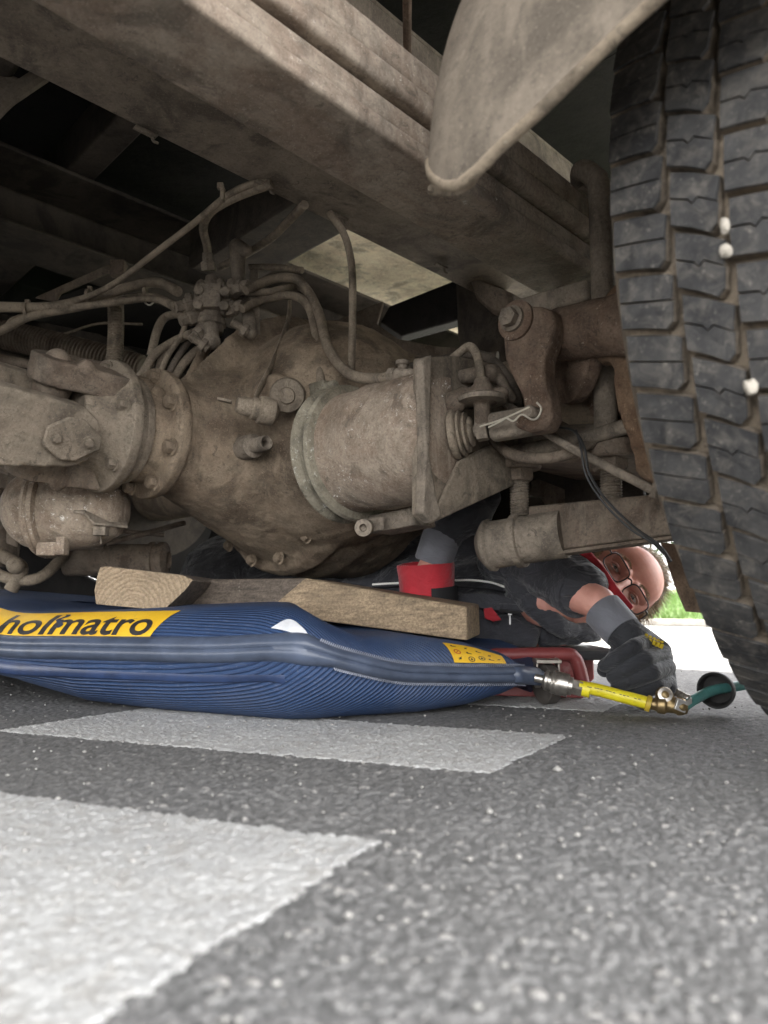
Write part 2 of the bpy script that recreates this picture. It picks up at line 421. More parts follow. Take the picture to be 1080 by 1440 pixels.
stripeA = Vector((.585, -.226)).normalized(); stripeB = Vector((.54, .84)).normalized()
def stripe(c0, seed, Wd=.238, stripeB=stripeB):                         # c0 = near right corner, runs to the left and away
    L = .64; n, m = 460, int(Wd*800)
    s, t = np.meshgrid(np.linspace(-.01, L+.01, n), np.linspace(-.008, Wd+.008, m), indexing='ij')
    X = c0[0]-stripeA.x*s+stripeB.x*t; Y = c0[1]-stripeA.y*s+stripeB.y*t
    h, tone = ground(X, Y)
    jag = .0050*(vnoise(X, Y, .0035, seed)-.62)+.003*(vnoise(X, Y, .02, seed+1)-.5)-.004*np.clip(vnoise(X, Y, .013, seed+7)-.62, 0, 1)*4
    ins = np.minimum(np.minimum(s, L-s), np.minimum(t, Wd-t))+jag
    lift = np.clip(ins/.002, 0, 1)
    Z = h*.8+.0009+.0003*lift-.0016*(1-lift)
    worn = vnoise(X, Y, .012, seed+2)*.6+vnoise(X, Y, .003, seed+3)*.4
    tn = np.clip(lift*1.2 - np.clip((worn-.70)*5, 0, 1)*.8, 0, 1)
    tn = tn*np.where(h < -.0008, .22+vnoise(X, Y, .002, seed+4)*.5, 1)
    o = grid_mesh('zebra_stripe', X, Y, Z, tn, M['paint'], mask=ins > 0)
    o['kind'] = 'structure'; return o
stripe((-.149, .217), 11, .325, Vector((.456, .89))); stripe((.101, .699), 21); stripe((.328, 1.093), 31)

# loose grit on the road
gv, gf = [], []
for k in range(800):
    y = .28*(2.3/.28)**random.random(); x = random.uniform(-.62, .66)*y
    r = random.choice([.0011, .0014, .0018, .0026])*random.uniform(.7, 1.2)
    if random.random() < .04: r *= 1.7
    z = .0022; b0 = len(gv)
    for (a, b_, c_) in ((1, 0, 0), (-1, 0, 0), (0, 1, 0), (0, -1, 0), (0, 0, 1), (0, 0, -1)):
        s_ = r*random.uniform(.6, 1.2); gv.append((x+a*s_, y+b_*s_, z+c_*s_*.7))
    gf += [(b0+i, b0+j, b0+k_) for i, j, k_ in ((0, 2, 4), (2, 1, 4), (1, 3, 4), (3, 0, 4), (2, 0, 5), (1, 2, 5), (3, 1, 5), (0, 3, 5))]
grit = mk('grit', (gv, gf), simple('pale_grit', (.27, .262, .245), .8, var=.5, vs=60), kind='stuff', ang=180)
tag(grit, 'loose pale grit scattered over the grey asphalt', 'grit')

mcl = simple('pale_bounce_sheet', (.30, .29, .27), .85, bump=.3, var=.12, vs=4, bscale=60)
flatquad('bounce_lane', [W(2.0, -60, 0), W(2.0, 80, 0), W(5.19, 80, 0), W(5.19, -60, 0)], .0, mcl)  # pale sheet added for bounce light; sunlit road brightness put into its colour
# kerb, verge, hedge in the sun beyond the truck
mconc = simple('kerb_concrete', (.26, .245, .22), .85, bump=.5, var=.25, vs=12)
kerb_root = thing('kerb', 'pale concrete kerb between the sunlit road and the grass verge', 'kerb', W(5.3, 2, 0))
kp = mk('kerbstone', boxuv(5.2, 5.34, 1.503-14, 2.5-14, 0, .05), mconc, kerb_root, bevel=.012)
for i in range(-13, 20):
    if i == -14: continue
    share(kp, W(5.27, 2.0+i*1.0, .025))
mgr = NT('grass_ground'); gcol = mgr.ramp(mgr.noise(3, 6), [(.3, (.05, .10, .018)), (.7, (.10, .16, .035))]); mgr.out(gcol, .95)
vs = []; 
for u_, z_ in ((5.34, .045), (6.5, .09), (9, .22), (16, .5), (300, .5)):
    for v_ in (-120, 160): vs.append(W(u_, v_, z_))
verge = mk('grass_verge', (vs, [(2*i, 2*i+1, 2*i+3, 2*i+2) for i in range(4)]), mgr.m, kind='structure', flat=True)
mblade = simple('grass_blade', (.085, .15, .028), .7, var=.35, vs=4)
bv, bf = [], []
for k in range(26000):
    u_ = 5.36+6.0*random.random()**1.6; v_ = random.uniform(-2.5, 7.5)
    z_ = float(np.interp(u_, [5.34, 6.5, 9, 16], [.045, .09, .22, .5])); p = W(u_, v_, z_)
    h_ = random.uniform(.035, .10); a_ = random.uniform(0, 2*pi); wd = .003+.0012*(u_-5)
    s_ = Vector((cos(a_), sin(a_), 0)); l_ = Vector((random.uniform(-.04, .04), random.uniform(-.04, .04), h_)); b0 = len(bv)
    bv += [p-s_*wd, p+s_*wd, p+l_]; bf.append((b0, b0+1, b0+2))
grass = mk('grass', (bv, bf), mblade, kind='stuff', flat=True); tag(grass, 'short bright grass on the verge behind the kerb', 'grass')
mleaf = simple('hedge_leaf', (.035, .06, .018), .75, var=.5, vs=3)
bv, bf = [], []
for k in range(30000):
    u_ = 17+3.0*random.random(); v_ = random.uniform(-14, 30)
    top = 2.6+.6*vnoise(np.array([v_]), np.array([u_]), 1.7, 3)[0]
    z_ = .45+top*random.random()**.8; p = W(u_, v_, z_); n = Vector((random.gauss(0, 1), random.gauss(0, 1), random.gauss(0, 1))).normalized()
    a, b = basis(n); s_ = random.uniform(.05, .11); b0 = len(bv)
    bv += [p-a*s_, p+b*s_*.6, p+a*s_, p-b*s_*.6]; bf.append((b0, b0+1, b0+2, b0+3))
hedge = thing('hedge', 'long dense green hedge far beyond the grass verge', 'hedge', W(18.5, 8, .45))
mk('foliage', (bv, bf), mleaf, hedge, flat=True, kind='stuff')
mk('stems', [tube([W(18.5+random.uniform(-.8, .8), v_, .3), W(18.5, v_+.3, 1.4), W(18.5, v_-.2, 2.4)], .05, 6, 2) for v_ in np.arange(-13.5, 30, .7)], simple('bark', (.09, .07, .05), .9), hedge)
# ================================================================== TRUCK
truck = thing('truck', 'old dust caked truck seen from below, propped above the blue lifting bag', 'truck', W(1.025, 1.2, 0))
# --- cargo body and its floor
def part(name, geo, mat, **k): return mk(name, geo, M[mat] if isinstance(mat, str) else mat, k.pop('parent', truck), **k)
body = part('cargo_body', [boxuv(-4.6, 2.62, -.05, 2.45, 1.24, 3.5)], simple('body_panel', (.35, .34, .32), .5))
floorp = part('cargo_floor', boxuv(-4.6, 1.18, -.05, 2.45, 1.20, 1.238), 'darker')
part('floor_plank', boxuv(1.182, 2.62, .93, 2.45, 1.20, 1.238), 'bright')  # pale wood, lightened further so the bounce light is in its colour
part('floor_plank', boxuv(1.182, 2.62, -.05, .927, 1.20, 1.238), 'darker')  # same floor in near-black: its shade is put into the colour
part('side_blocker', boxuv(-4.5, 2.6, 2.40, 2.44, .90, 1.198), 'darker')  # added panel that blocks a gap of bright sky
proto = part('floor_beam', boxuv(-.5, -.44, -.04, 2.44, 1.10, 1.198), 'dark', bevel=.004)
for u_ in (-1.0, 0.06, .56): share(proto, W(u_, 1.2, 1.149))
# --- chassis rails: channel with flanges turned inwards
def rail(v0, v1, sgn, z0=.848, z1=1.098, mat='steel'):
    th = .009
    g = [boxuv(-4.5, 2.55, v0, v1, z0, z0+th), boxuv(-4.5, 2.55, v0, v1, z1-th, z1)]
    wv = v0 if sgn > 0 else v1-th
    g.append(boxuv(-4.5, 2.55, wv, wv+th, z0+th, z1-th)); return g
part('chassis_rail', rail(.715, .925, 1), 'rail', bevel=.003)
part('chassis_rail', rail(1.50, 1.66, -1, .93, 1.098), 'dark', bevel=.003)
part('crossmember', [boxuv(.16, .30, .928, 1.497, .95, 1.08)], 'dark', bevel=.01)
part('crossmember', [boxuv(.82, .98, .928, 1.497, .97, 1.09)], 'dark', bevel=.01)
part('crossmember', [boxuv(1.86, 2.0, .928, 1.497, .90, 1.05)], 'dark', bevel=.01)
part('crossmember', [tube([W(-.12, .878, 1.0), W(-.12, 1.497, 1.0)], .06, 20, 0)], 'bracket')
# outrigger beams beyond the far rail, seen in the dark at upper left
for u_, z_ in ((.05, 1.02), (.5, 1.02)):
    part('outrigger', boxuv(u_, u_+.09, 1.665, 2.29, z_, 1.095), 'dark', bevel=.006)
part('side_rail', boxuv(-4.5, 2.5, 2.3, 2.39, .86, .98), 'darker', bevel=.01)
# small tabs and lips hanging off the near rail
for (px, py) in ((205, 182), (372, 256), (478, 302), (620, 372)):
    p = PZ(px, py, .846)
    part('cable_tab', [box(p+Vector((0, 0, -.004)), .017, .005, .0022, UU, VV, (ZZ*.9+UU*.4).normalized()), tube([p+UU*.01-ZZ*.004, p+UU*.012-ZZ*.012, p+UU*.02-ZZ*.012], .0022, 8, 3)], 'steel', bevel=.001)
# rail gussets at top (upper right of the spring)
part('hanger_bracket', [boxuv(.02, .14, .53, .70, .86, 1.1), boxuv(-.1, .26, .66, .698, .82, 1.09)], 'bracket', bevel=.008)
part('threaded_rod', tube([PY(572, -60, .78), PY(573, 85, .95)], .006, 10, 0), 'rust')
# --- leaf spring pack
spring = part('leaf_spring', [boxuv(1.01, 1.03, .58, .60, .66, .69)], 'spring')
vs0 = .578
def leaf(z0, th, wv, u0, u1, camber, off=0.):
    """a leaf with rounded long edges, swept along u"""
    n = 40; sec = []
    hw, ht = wv/2, th/2; rr = ht*.5
    for (cx_, cz_, a0) in ((hw-rr, ht-rr, 0), (-hw+rr, ht-rr, 90), (-hw+rr, -ht+rr, 180), (hw-rr, -ht+rr, 270)):
        for k in range(4): a = rad(a0+k*30); sec.append((cx_+rr*cos(a), cz_+rr*sin(a)))
    vs, fs = [], []; m = len(sec)
    for i in range(n+1):
        u_ = u0+(u1-u0)*i/n; z_ = z0+th/2+camber*((u_-1.025)**2)
        vv = vs0+off
        for (a, b) in sec: vs.append(W(u_, vv+a, z_+b))
    for i in range(n):
        for k in range(m): fs.append((i*m+k, i*m+(k+1) % m, (i+1)*m+(k+1) % m, (i+1)*m+k))
    fs += [tuple(range(m)), tuple(range(n*m, n*m+m))]; return vs, fs
zb = .683
for i, (th, wv, ul, uh) in enumerate([(.026, .104, -.62, 2.15), (.036, .096, -.62, 2.15), (.034, .101, -.62, 2.15), (.05, .094, -.6, 2.1)]):
    lf = part('leaf', leaf(zb, th-.0015, wv, ul, uh, .018, off=(.0, .006, -.002, .004)[i]), 'spring', parent=spring); zb += th+.0015
spring_top = zb
part('hanger', [lathe(W(-.62, .50, .78), VV, [(0, .05), (.16, .05)], 20)], 'bracket')
# --- spring seat blocks on the axle
part('spring_seat', [prism([PU(722, 421, .93), PU(824, 391, .93), PU(829, 419, .93), PU(735, 448, .93)], UU*.2)], 'steel', bevel=.005)
part('axle_pad', [prism([PU(745, 450, .935), PU(830, 424, .935), PU(834, 470, .935), PU(760, 480, .935)], UU*.2)], 'steel', bevel=.005)
part('shock_tower', [prism([PU(640, 375, 1.22), PU(705, 405, 1.22), PU(720, 420, 1.22), PU(712, 560, 1.22), PU(660, 560, 1.22), PU(643, 470, 1.22)], UU*.03)], 'dark', bevel=.004)
part('bump_stop', [prism([PU(655, 385, 1.16), PU(720, 412, 1.16), PU(716, 445, 1.16), PU(690, 440, 1.16), PU(668, 420, 1.16)], UU*.08)], 'bracket', bevel=.008)
# --- U-bolts: four legs with threads and nuts
def thread(p0, p1, r, pitch=.0042):
    p0, p1 = Vector(p0), Vector(p1); L = (p1-p0).length; prof = []; n = int(L/pitch)
    for i in range(n): prof += [(i*pitch, r*.86), (i*pitch+pitch*.5, r)]
    return lathe(p0, p1-p0, prof, 20)
# vertical strut beside the spring (the upright bar at the right end of the pack)
part('u_bolt', [tube([W(1.13, .60, spring_top+.0), PU(815, 246, .96), PU(836, 250, .94), PU(843, 275, .935), PU(848, 420, .93), PU(853, 640, .93)], [.013, .015, .0165, .0165, .0165, .0165], 16, 6)], 'steel')
part('u_bolt', [tube([W(1.14, .47, spring_top), W(1.14, .47, .5), W(1.14, .47, .36)], .014, 14, 0)], 'bracket')
part('clamp_plate', [prism([PU(808, 262, .97), PU(842, 240, .97), PU(868, 258, .97), PU(838, 276, .97)], UU*.15)], 'steel', bevel=.003)
# lower clamp plate and threaded ends
lp = part('lower_clamp', [prism([PU(683, 622, .93), PU(700, 600, .93), PU(870, 592, .93), PU(882, 612, .93), PU(880, 640, .93), PU(800, 650, .93), PU(700, 650, .93)], UU*.26)], 'bracket', bevel=.01)
for (px, pt, pb, u_, r_) in ((731, 655, 726, .93, .0150), (860, 640, 712, .95, .0160)):
    top, bot = PU(px-2, pt, u_), PU(px, pb, u_)
    part('threaded_end', thread(bot, top, r_), 'steel')
    part('nut', [lathe(PU(px-2, pt+22, u_), ZZ, [(0, r_*1.45), (.004, r_*1.6), (.02, r_*1.6), (.022, r_*2.1), (.027, r_*2.1)], 6)], 'bracket', ang=25)
    part('thick_collar', [lathe(PU(px-2, pt+6, u_), ZZ, [(0, r_*2.2), (.003, r_*2.4), (.024, r_*2.5), (.028, r_*2.3)], 28)], 'bracket', ang=25)
# --- axle housing: banjo, nose, arms - cast in one piece
g = []
Cx = W(1.025, 1.2, .495)
g.append(lathe(W(.86, 1.2, .49), UU, [(0, .225), (.05, .262), (.12, .275), (.24, .27), (.32, .19), (.35, .05)], 48))
fc0 = PU(222, 612, .60); nd = (W(1.02, 1.2, .475)-fc0).normalized()
g.append(lathe(fc0, nd, [(-.01, .104), (.03, .107), (.10, .142), (.18, .182), (.27, .222), (.36, .252)], 48))
g.append(ball(W(.93, 1.08, .50), .22, 1, 1, 1.05, 28, 18))
g.append(lathe(W(1.025, 1.02, .495), -VV, [(0, .215), (.08, .17), (.16, .125), (.26, .095), (.34, .088), (.66, .085)], 36))
g.append(lathe(W(1.025, 1.36, .495), VV, [(0, .20), (.1, .16), (.22, .11), (.34, .088), (.72, .085)], 36))
# upper lobe: diff carrier bulge toward upper right, and side bearing boss
g.append(cap(PY(425, 505, 1.47), PY(440, 600, 1.42), .062, .065))
g.append(lathe(PY(388, 562, 1.225), (PY(388, 562, 1.225)-PY(400, 560, 1.45)), [(-.1, .05), (0, .045), (.012, .042), (.016, .03)], 30))
# bottom rim and lugs
g.append(lathe(W(.875, 1.2, .49), UU, [(0, .236), (.012, .262), (.04, .272), (.05, .262)], 48))
# ribs
for (a, b, r_) in (((300, 560, 1.25), (420, 610, 1.3), .010), ((300, 470, 1.40), (262, 540, 1.30), .012)):
    g.append(cap(PY(*a), PY(*b), r_, r_*.8))
g.append(prism([PY(258, 532, 1.24), PY(300, 490, 1.29), PY(335, 458, 1.34), PY(395, 441, 1.40), PY(440, 450, 1.43), PY(458, 560, 1.38), PY(380, 640, 1.30), PY(290, 640, 1.25)], YY*.14))
axle = part('axle_housing', g, 'cast', remesh=.0048, smooth=7)
lumpy(axle, .006, .05); lumpy(axle, .0022, .010)
# bolts on the housing
for (px, py, y) in ((245, 808, 1.40), (275, 775, 1.375), (337, 752, 1.355), (400, 770, 1.375), (355, 808, 1.42), (455, 745, 1.40), (440, 690, 1.36)):
    pass
for k in range(16):
    th = rad(11+22.5*k); bolt(axle, W(.858, 1.2, .49)+(VV*cos(th)+ZZ*sin(th))*.243, -UU, .010, .010, 'cast')
# plugs and studs on the housing front
part('drain_boss', [lathe(PY(352, 628, 1.225), PY(395, 618, 1.15)-PY(352, 628, 1.225), [(-.04, .022), (.012, .021), (.014, .0135), (.052, .013), (.055, .011), (.05, .006), (.03, .006)], 28)], 'steel', parent=axle)
part('oil_plug', [lathe(PY(404, 556, 1.17), PY(395, 560, 1.05)-PY(404, 556, 1.17), [(-.02, .03), (0, .03), (.006, .028), (.007, .014), (.012, .013)], 30)], 'flange', parent=axle)
# pinion flange with ring of bolts
nose = -nd
fl = part('pinion_flange', [lathe(fc0, nose, [(-.01, .098), (0, .113), (.008, .117), (.022, .117), (.026, .112), (.028, .09), (.05, .086), (.055, .082)], 56)], 'cast', bevel=.002)
na, nb = basis(nose)
fc = fc0
for k in range(8):
    th = rad(22+45*k); bolt(fl, fc+nose*.026+(na*cos(th)+nb*sin(th))*.101, nose, .0115, .013, 'cast')
part('flange_lug', [cap(PY(203, 548, 1.19), PY(196, 542, 1.24), .019, .018)], 'cast'); part('flange_lug', [cap(PY(222, 556, 1.19), PY(214, 548, 1.24), .015, .014)], 'cast')
# companion flange
cf = part('companion_flange', [lathe(fc+nose*.055, nose, [(0, .08), (.004, .094), (.016, .096), (.019, .090), (.028, .087), (.032, .110), (.038, .114), (.052, .114), (.056, .105), (.07, .085), (.11, .07)], 56)], 'flange', bevel=.0015)
for k in range(6):
    th = rad(10+60*k); bolt(cf, fc+nose*.111+(na*cos(th)+nb*sin(th))*.096, nose, .010, .012, 'flange')
# universal joint: flange yoke, cross and shaft yoke
uj = fc+nose*.20
e1 = (-VV*.88-ZZ*.47); e1 = (e1-nose*e1.dot(nose)).normalized(); e2 = nose.cross(e1).normalized(); e2 = e2 if e2.z > 0 else -e2
na, nb = e1, e2
g = [lathe(fc+nose*.10, nose, [(0, .095), (.012, .09), (.04, .075)], 40)]
def ear(c, along, side, out, r, L, wroot, th):
    """fork arm: round end at c, widening to wroot after L, th thick"""
    pts = [c+along*(-cos(a)*r)+side*(sin(a)*r) for a in np.linspace(-pi/2, pi/2, 9)]
    pts = [c+along*L-side*wroot]+pts+[c+along*L+side*wroot]
    return prism([p-out*th/2 for p in pts], out*th)
for s_ in (1, -1):
    g.append(ear(uj+nb*s_*.078, -nose, na, nb*s_, .040, .10, .058, .042)); g.append(cap(uj+nb*s_*.05, uj+nb*s_*.078, .030, .028))
    g.append(cap(uj+nb*s_*.06-nose*.06+na*.03, uj+nb*s_*.10-nose*.03+na*.035, .016, .012))
flyoke = part('flange_yoke', g, 'bracket', remesh=.0035, smooth=4)
g = [cap(uj-nb*.09, uj+nb*.09, .022, .022), cap(uj-na*.09, uj+na*.09, .022, .022), ball(uj, .035)]
cross = part('joint_cross', g, 'bracket', remesh=.003, smooth=3)
for s_ in (1, -1):
    part('bearing_cup', [lathe(uj+na*s_*.07, na*s_, [(0, .027), (.024, .027), (.027, .022)], 24)], 'flange', parent=cross)
    part('bearing_cup', [lathe(uj+nb*s_*.07, nb*s_, [(0, .027), (.024, .027), (.027, .022)], 24)], 'flange', parent=cross)
g = []
sh = uj+nose*.16
for s_ in (1, -1):
    g.append(ear(uj+na*s_*.082, nose, nb, na*s_, .050, .13, .062, .040)); g.append(cap(sh-nose*.04+na*s_*.05, sh+nose*.03, .056, .064, 20)); g.append(cap(uj+na*s_*.05, uj+na*s_*.074, .034, .031))
g.append(lathe(sh, nose, [(-.02, .05), (.02, .068), (.10, .066), (.11, .058), (1.4, .058)], 36))
shaft = part('propeller_shaft', g, 'flange', remesh=.0045, smooth=5); lumpy(shaft, .0025, .012); lumpy(flyoke, .003, .012)
bp = uj+na*.102
# retaining plate on the yoke ear facing the viewer
for s_ in (1, -1):
    c0 = uj+na*s_*.108
    pl = part('bearing_plate', [prism([c0+nose*a+nb*b for a, b in ((-.046, -.010), (-.046, .010), (-.012, .034), (.012, .034), (.040, .014), (.040, -.014), (.012, -.034), (-.012, -.034))], na*s_*.006)], 'flange', bevel=.003)
    for (a, b) in ((-.024, 0), (.024, 0)): bolt(pl, c0+nose*a+nb*b+na*s_*.006, na*s_, .007, .007)
# --- brake chamber on the near side
c0 = PU(481, 641, .775); c1 = PU(640, 608, .785); cd = (c1-c0).normalized(); Lc = (c1-c0).length
bc = part('brake_chamber', [lathe(c0, cd, [(-.010, .03), (-.006, .065), (0, .088), (.012, .098), (.045, .0985), (.05, .097), (.08, .098), (.10, .1005), (.12, .0985), (Lc-.03, .097), (Lc-.012, .092), (Lc, .08)], 64)], 'canister', ang=50)
ring = part('clamp_band', [lathe(c0, cd, [(-.004, .098), (-.002, .110), (.002, .114), (.008, .112), (.012, .104), (.022, .104), (.026, .110), (.031, .113), (.037, .110), (.039, .098)], 64)], 'greenish', parent=bc, ang=50)
ca, cb = basis(cd)
part('clamp_lug', [lathe(PY(512, 742, 1.10), PY(500, 744, 1.0)-PY(512, 742, 1.10), [(-.02, .014), (0, .014), (.012, .0135), (.013, .006), (.004, .005)], 20), box(PY(520, 738, 1.12), .022, .008, .010, cd, VV, ZZ)], 'steel', parent=bc, bevel=.002)
part('clamp_lug', [box(PU(452, 548, .775), .02, .014, .012, cd, UU, ZZ), cap(PU(445, 548, .77), PU(470, 541, .77), .008, .008)], 'greenish', parent=bc, bevel=.003)
part('mounting_foot', [prism([PU(515, 726, .80), PU(578, 712, .80), PU(584, 738, .80), PU(520, 750, .80)], UU*.05)], 'steel', bevel=.003)
# plate between chamber and lever (faces the wheel)
vP = c1.dot(VV)
ph = [PV(*a, vP) for a in ((588, 503), (640, 500), (700, 512), (716, 545), (745, 640), (722, 680), (690, 696), (600, 738), (586, 722))]
plate = part('mounting_plate', [prism(ph, VV*.010)], 'flange', bevel=.002)
part('plate_flange', [prism([PV(*a, vP) for a in ((582, 508), (596, 502), (592, 640), (602, 700), (610, 728), (596, 737), (582, 722), (586, 640))], -VV*.016)], 'steel', parent=plate, bevel=.003)
# box web going down-right from the plate to the axle
part('plate_web', [prism([PV(*a, vP-.004) for a in ((600, 738), (722, 682), (745, 640), (735, 600), (640, 650))], -VV*.006)], 'flange', bevel=.003)
for (px, py) in ((655, 560), (668, 690)): bolt(plate, PV(px, py, vP-.001), -VV, .010, .01)
# boot and push rod
b0 = PV(640, 611, vP)
rdv = (PV(770, 588, .52)-b0).normalized()
boot = part('rubber_boot', [lathe(b0, rdv, [(-.004, .036), (.002, .038), (.005, .036), (.007, .030), (.009, .034), (.012, .034), (.014, .025), (.016, .029), (.019, .029), (.021, .019), (.023, .022), (.026, .021), (.028, .014)], 40)], 'hose', ang=60)
p1 = b0+rdv*.026
part('push_rod', [lathe(p1, rdv, [(0, .009), (.02, .009)], 20), lathe(p1+rdv*.006, rdv, [(0, .017), (.016, .017)], 6)], 'steel', ang=25)
# clevis fork
f0 = p1+rdv*.018; fa = rdv.cross(ZZ).normalized(); fz = fa.cross(rdv).normalized(); fz = fz if fz.z > 0 else -fz
Lf = (PV(775, 582, .55)-f0).length*.80
clev = part('clevis', [box(f0+rdv*(.006+Lf/2), Lf/2, .0150, .0200, rdv, fa, fz)], 'steel', bevel=.009, segs=4)
# slack lever: cranked arm
lu = .80
def PL(px, py): return PU(px, py, lu)
outl = [(706, 470), (704, 446), (716, 433), (738, 429), (760, 430), (776, 436), (781, 455), (773, 480), (764, 505), (764, 530), (771, 560), (774, 585), (766, 604), (742, 607), (722, 600), (726, 582), (736, 575), (733, 556), (722, 535), (709, 505)]
lev = part('slack_lever', [prism([PL(*a) for a in outl], UU*.034)], 'rust', bevel=.007, segs=3)
tcv = PL(726, 451)
part('lever_washer', [lathe(tcv+UU*.004, -UU, [(0, .028), (.008, .028), (.009, .026), (.012, .020)], 36)], 'rust', parent=lev)
part('lever_bolt', [lathe(tcv, -UU, [(.010, .0135), (.024, .0135), (.025, .009), (.0251, .004)], 6), lathe(tcv, -UU, [(.008, .018), (.013, .018)], 24)], 'steel', parent=lev, ang=25)
# clevis pin and split clip
cp = PU(740, 580, lu-.012)
clip = [PU(*a, lu-.02) for a in ((687, 601), (705, 592), (712, 588), (722, 592), (734, 583), (748, 590), (757, 586), (761, 574), (755, 566))]
pn = part('pin_clip', [tube(clip, .0013, 8, 6), tube([PU(675, 600, lu-.02), PU(710, 588, lu-.02), PU(745, 572, lu-.02)], .0013, 8, 4)], simple('zinc_wire', (.5, .46, .38), .5, .3))
part('clevis_pin', [lathe(PU(741, 578, lu-.02), UU, [(0, .007), (.003, .009), (.06, .009)], 20)], 'steel', parent=lev)
# camshaft housing between lever and wheel
s0, s1 = PU(768, 474, .86), PU(900, 452, .86)
g = [lathe(s0, s1-s0, [(0, .034), (.03, .038), (.10, .040), (.16, .052), (.20, .075)], 36)]
g.append(lathe(PU(800, 480, .90), UU*1+VV*.15, [(0, .052), (.02, .058), (.05, .058)], 36))
ch = part('camshaft_housing', g, 'rust', remesh=.0035, smooth=4); lumpy(ch, .004, .03)
part('backing_disc', [lathe(PU(800, 505, .90), UU*.8-VV*.5, [(-.01, .03), (0, .064), (.010, .066), (.018, .064), (.02, .05)], 48)], 'rust')
# brake drum rim (caked rust) close to the tyre
dr = lathe(W(1.025, .335, .5), -VV, [(-.05, .16), (-.048, .205), (-.04, .212), (0, .212), (.02, .2), (.10, .19), (.11, .1)], 72)
drum = part('brake_drum', [dr], 'rustlight')
spd = part('brake_spider', [prism([PU(*a, .872) for a in ((830, 432), (856, 404), (900, 378), (960, 400), (975, 700), (930, 684), (908, 676), (892, 664), (880, 610), (866, 566), (862, 520), (852, 506), (830, 508))], UU*.035)], 'rustlight', remesh=.0042, smooth=5); lumpy(spd, .010, .03)
# lower cross tube: wide tubular member on the right
t0, t1 = PY(682, 768, 1.13), PY(960, 724, .98)
td = (t1-t0).normalized()
st = part('stabiliser_tube', [lathe(t0, td, [(-.008, .024), (0, .034), (.006, .041), (.012, .042), (.016, .038), (.05, .037), (.052, .042), (.062, .042), (.064, .037), (.13, .037)], 40)], 'steel', ang=40)
part('channel_beam', [prism([PU(742, 712, .93), PU(938, 693, .93), PU(944, 752, .93), PU(745, 779, .93)], UU*.012)], 'bracket', bevel=.003)
part('channel_lip', [prism([PU(690, 787, .925), PU(944, 753, .925), PU(944, 758, .925), PU(690, 793, .925)], UU*.03)], 'bracket', bevel=.001)
part('axle_bracket', [prism([PU(590, 560, 1.16), PU(900, 520, 1.16), PU(905, 720, 1.16), PU(795, 730, 1.16), PU(793, 688, 1.16), PU(752, 672, 1.16), PU(742, 676, 1.16), PU(735, 735, 1.16), PU(600, 730, 1.16)], UU*.014)], 'dark', bevel=.003)
part('torque_arm', [tube([PU(560, 700, 1.3), PU(700, 720, 1.3), PU(940, 700, 1.3)], .034, 18, 4)], 'darker')
part('rear_blocker_flap', boxuv(1.66, 1.675, 1.85, 2.43, .10, 1.0), 'darker')  # added dark sheet where the background only lies in shade
part('support_plate', prism([PU(700, 655, 1.18), PU(885, 600, 1.18), PU(890, 720, 1.18), PU(780, 740, 1.18), PU(760, 700, 1.18), PU(715, 690, 1.18)], UU*.02), 'bracket', bevel=.004)
# bar, thin cable
part('brace_rod', [tube([PU(700, 560, .86), PU(790, 622, .86), PU(920, 690, .88)], .0062, 12, 4), tube([PU(926, 675, .88), PU(918, 700, .88)], .0055, 10, 0)], 'steel')
part('sensor_cable', [tube([PU(*a) for a in ((770, 600, .86), (805, 605, .85), (822, 630, .84), (828, 665, .84), (850, 700, .85), (890, 740, .86), (925, 765, .87), (944, 790, .88))], .0018, 8, 6), tube([PU(*a) for a in ((810, 605, .85), (817, 630, .84), (824, 668, .84), (848, 706, .85), (884, 742, .86), (918, 764, .87), (940, 786, .88))], .0016, 8, 6)], simple('black_cable', (.02, .02, .02), .5))
# curved guard/pipe under the lever
part('brake_pipe', tube([PU(*a) for a in ((680, 575, .88), (690, 612, .87), (715, 636, .86), (750, 645, .86), (800, 638, .88), (850, 612, .93), (885, 600, .96))], .0085, 14, 6), 'bracket')
part('cover_bowl', [ball(PU(780, 620, 1.02), .085, 1, 1, .55, 28, 16)], 'bracket')
part('pipe_union', [tube([PU(700, 640, .9), PU(800, 622, .9), PU(880, 600, .92)], .011, 14, 4)], 'steel')
# slab to the right under the tube
flap = part('mudflap_bracket', prism([PY(930, 762, 1.25), PY(998, 772, 1.25), PY(990, 862, 1.22), PY(966, 860, 1.22), PY(953, 830, 1.23)], YY*.008), grime('flap_rubber_dusty', (.30, .225, .17), dark=(.18, .13, .1), bump=.3), bevel=.002)
# --- left hand brake chamber (far side, low)
d0 = PY(28, 715, 1.30); dd = Vector((.86, -.05, -.02)).normalized()
bc2 = part('brake_chamber', [lathe(d0, dd, [(-.02, .02), (-.012, .045), (0, .058), (.02, .071), (.05, .077), (.052, .086), (.066, .086), (.068, .078), (.10, .076), (.15, .068), (.19, .045), (.20, .02)], 56)], 'canister', ang=45)
lb_ = part('clamp_band', [lathe(d0, dd, [(.048, .078), (.050, .089), (.056, .091), (.060, .087), (.064, .091), (.070, .089), (.072, .078)], 56)], 'canister', parent=bc2)
part('clamp_lug', [box(PY(68, 772, 1.25), .018, .01, .012, dd, YY, ZZ), box(PY(88, 768, 1.25), .008, .012, .016, dd, YY, ZZ)], 'canister', parent=bc2, bevel=.002)
part('chamber_bracket', [prism([PY(10, 660, 1.42), PY(24, 640, 1.42), PY(24, 770, 1.42), PY(8, 764, 1.42)], YY*.01), prism([PY(60, 775, 1.42), PY(145, 772, 1.42), PY(150, 690, 1.42), PY(20, 660, 1.42), PY(12, 758, 1.42)], YY*.006)], 'bracket', bevel=.003)
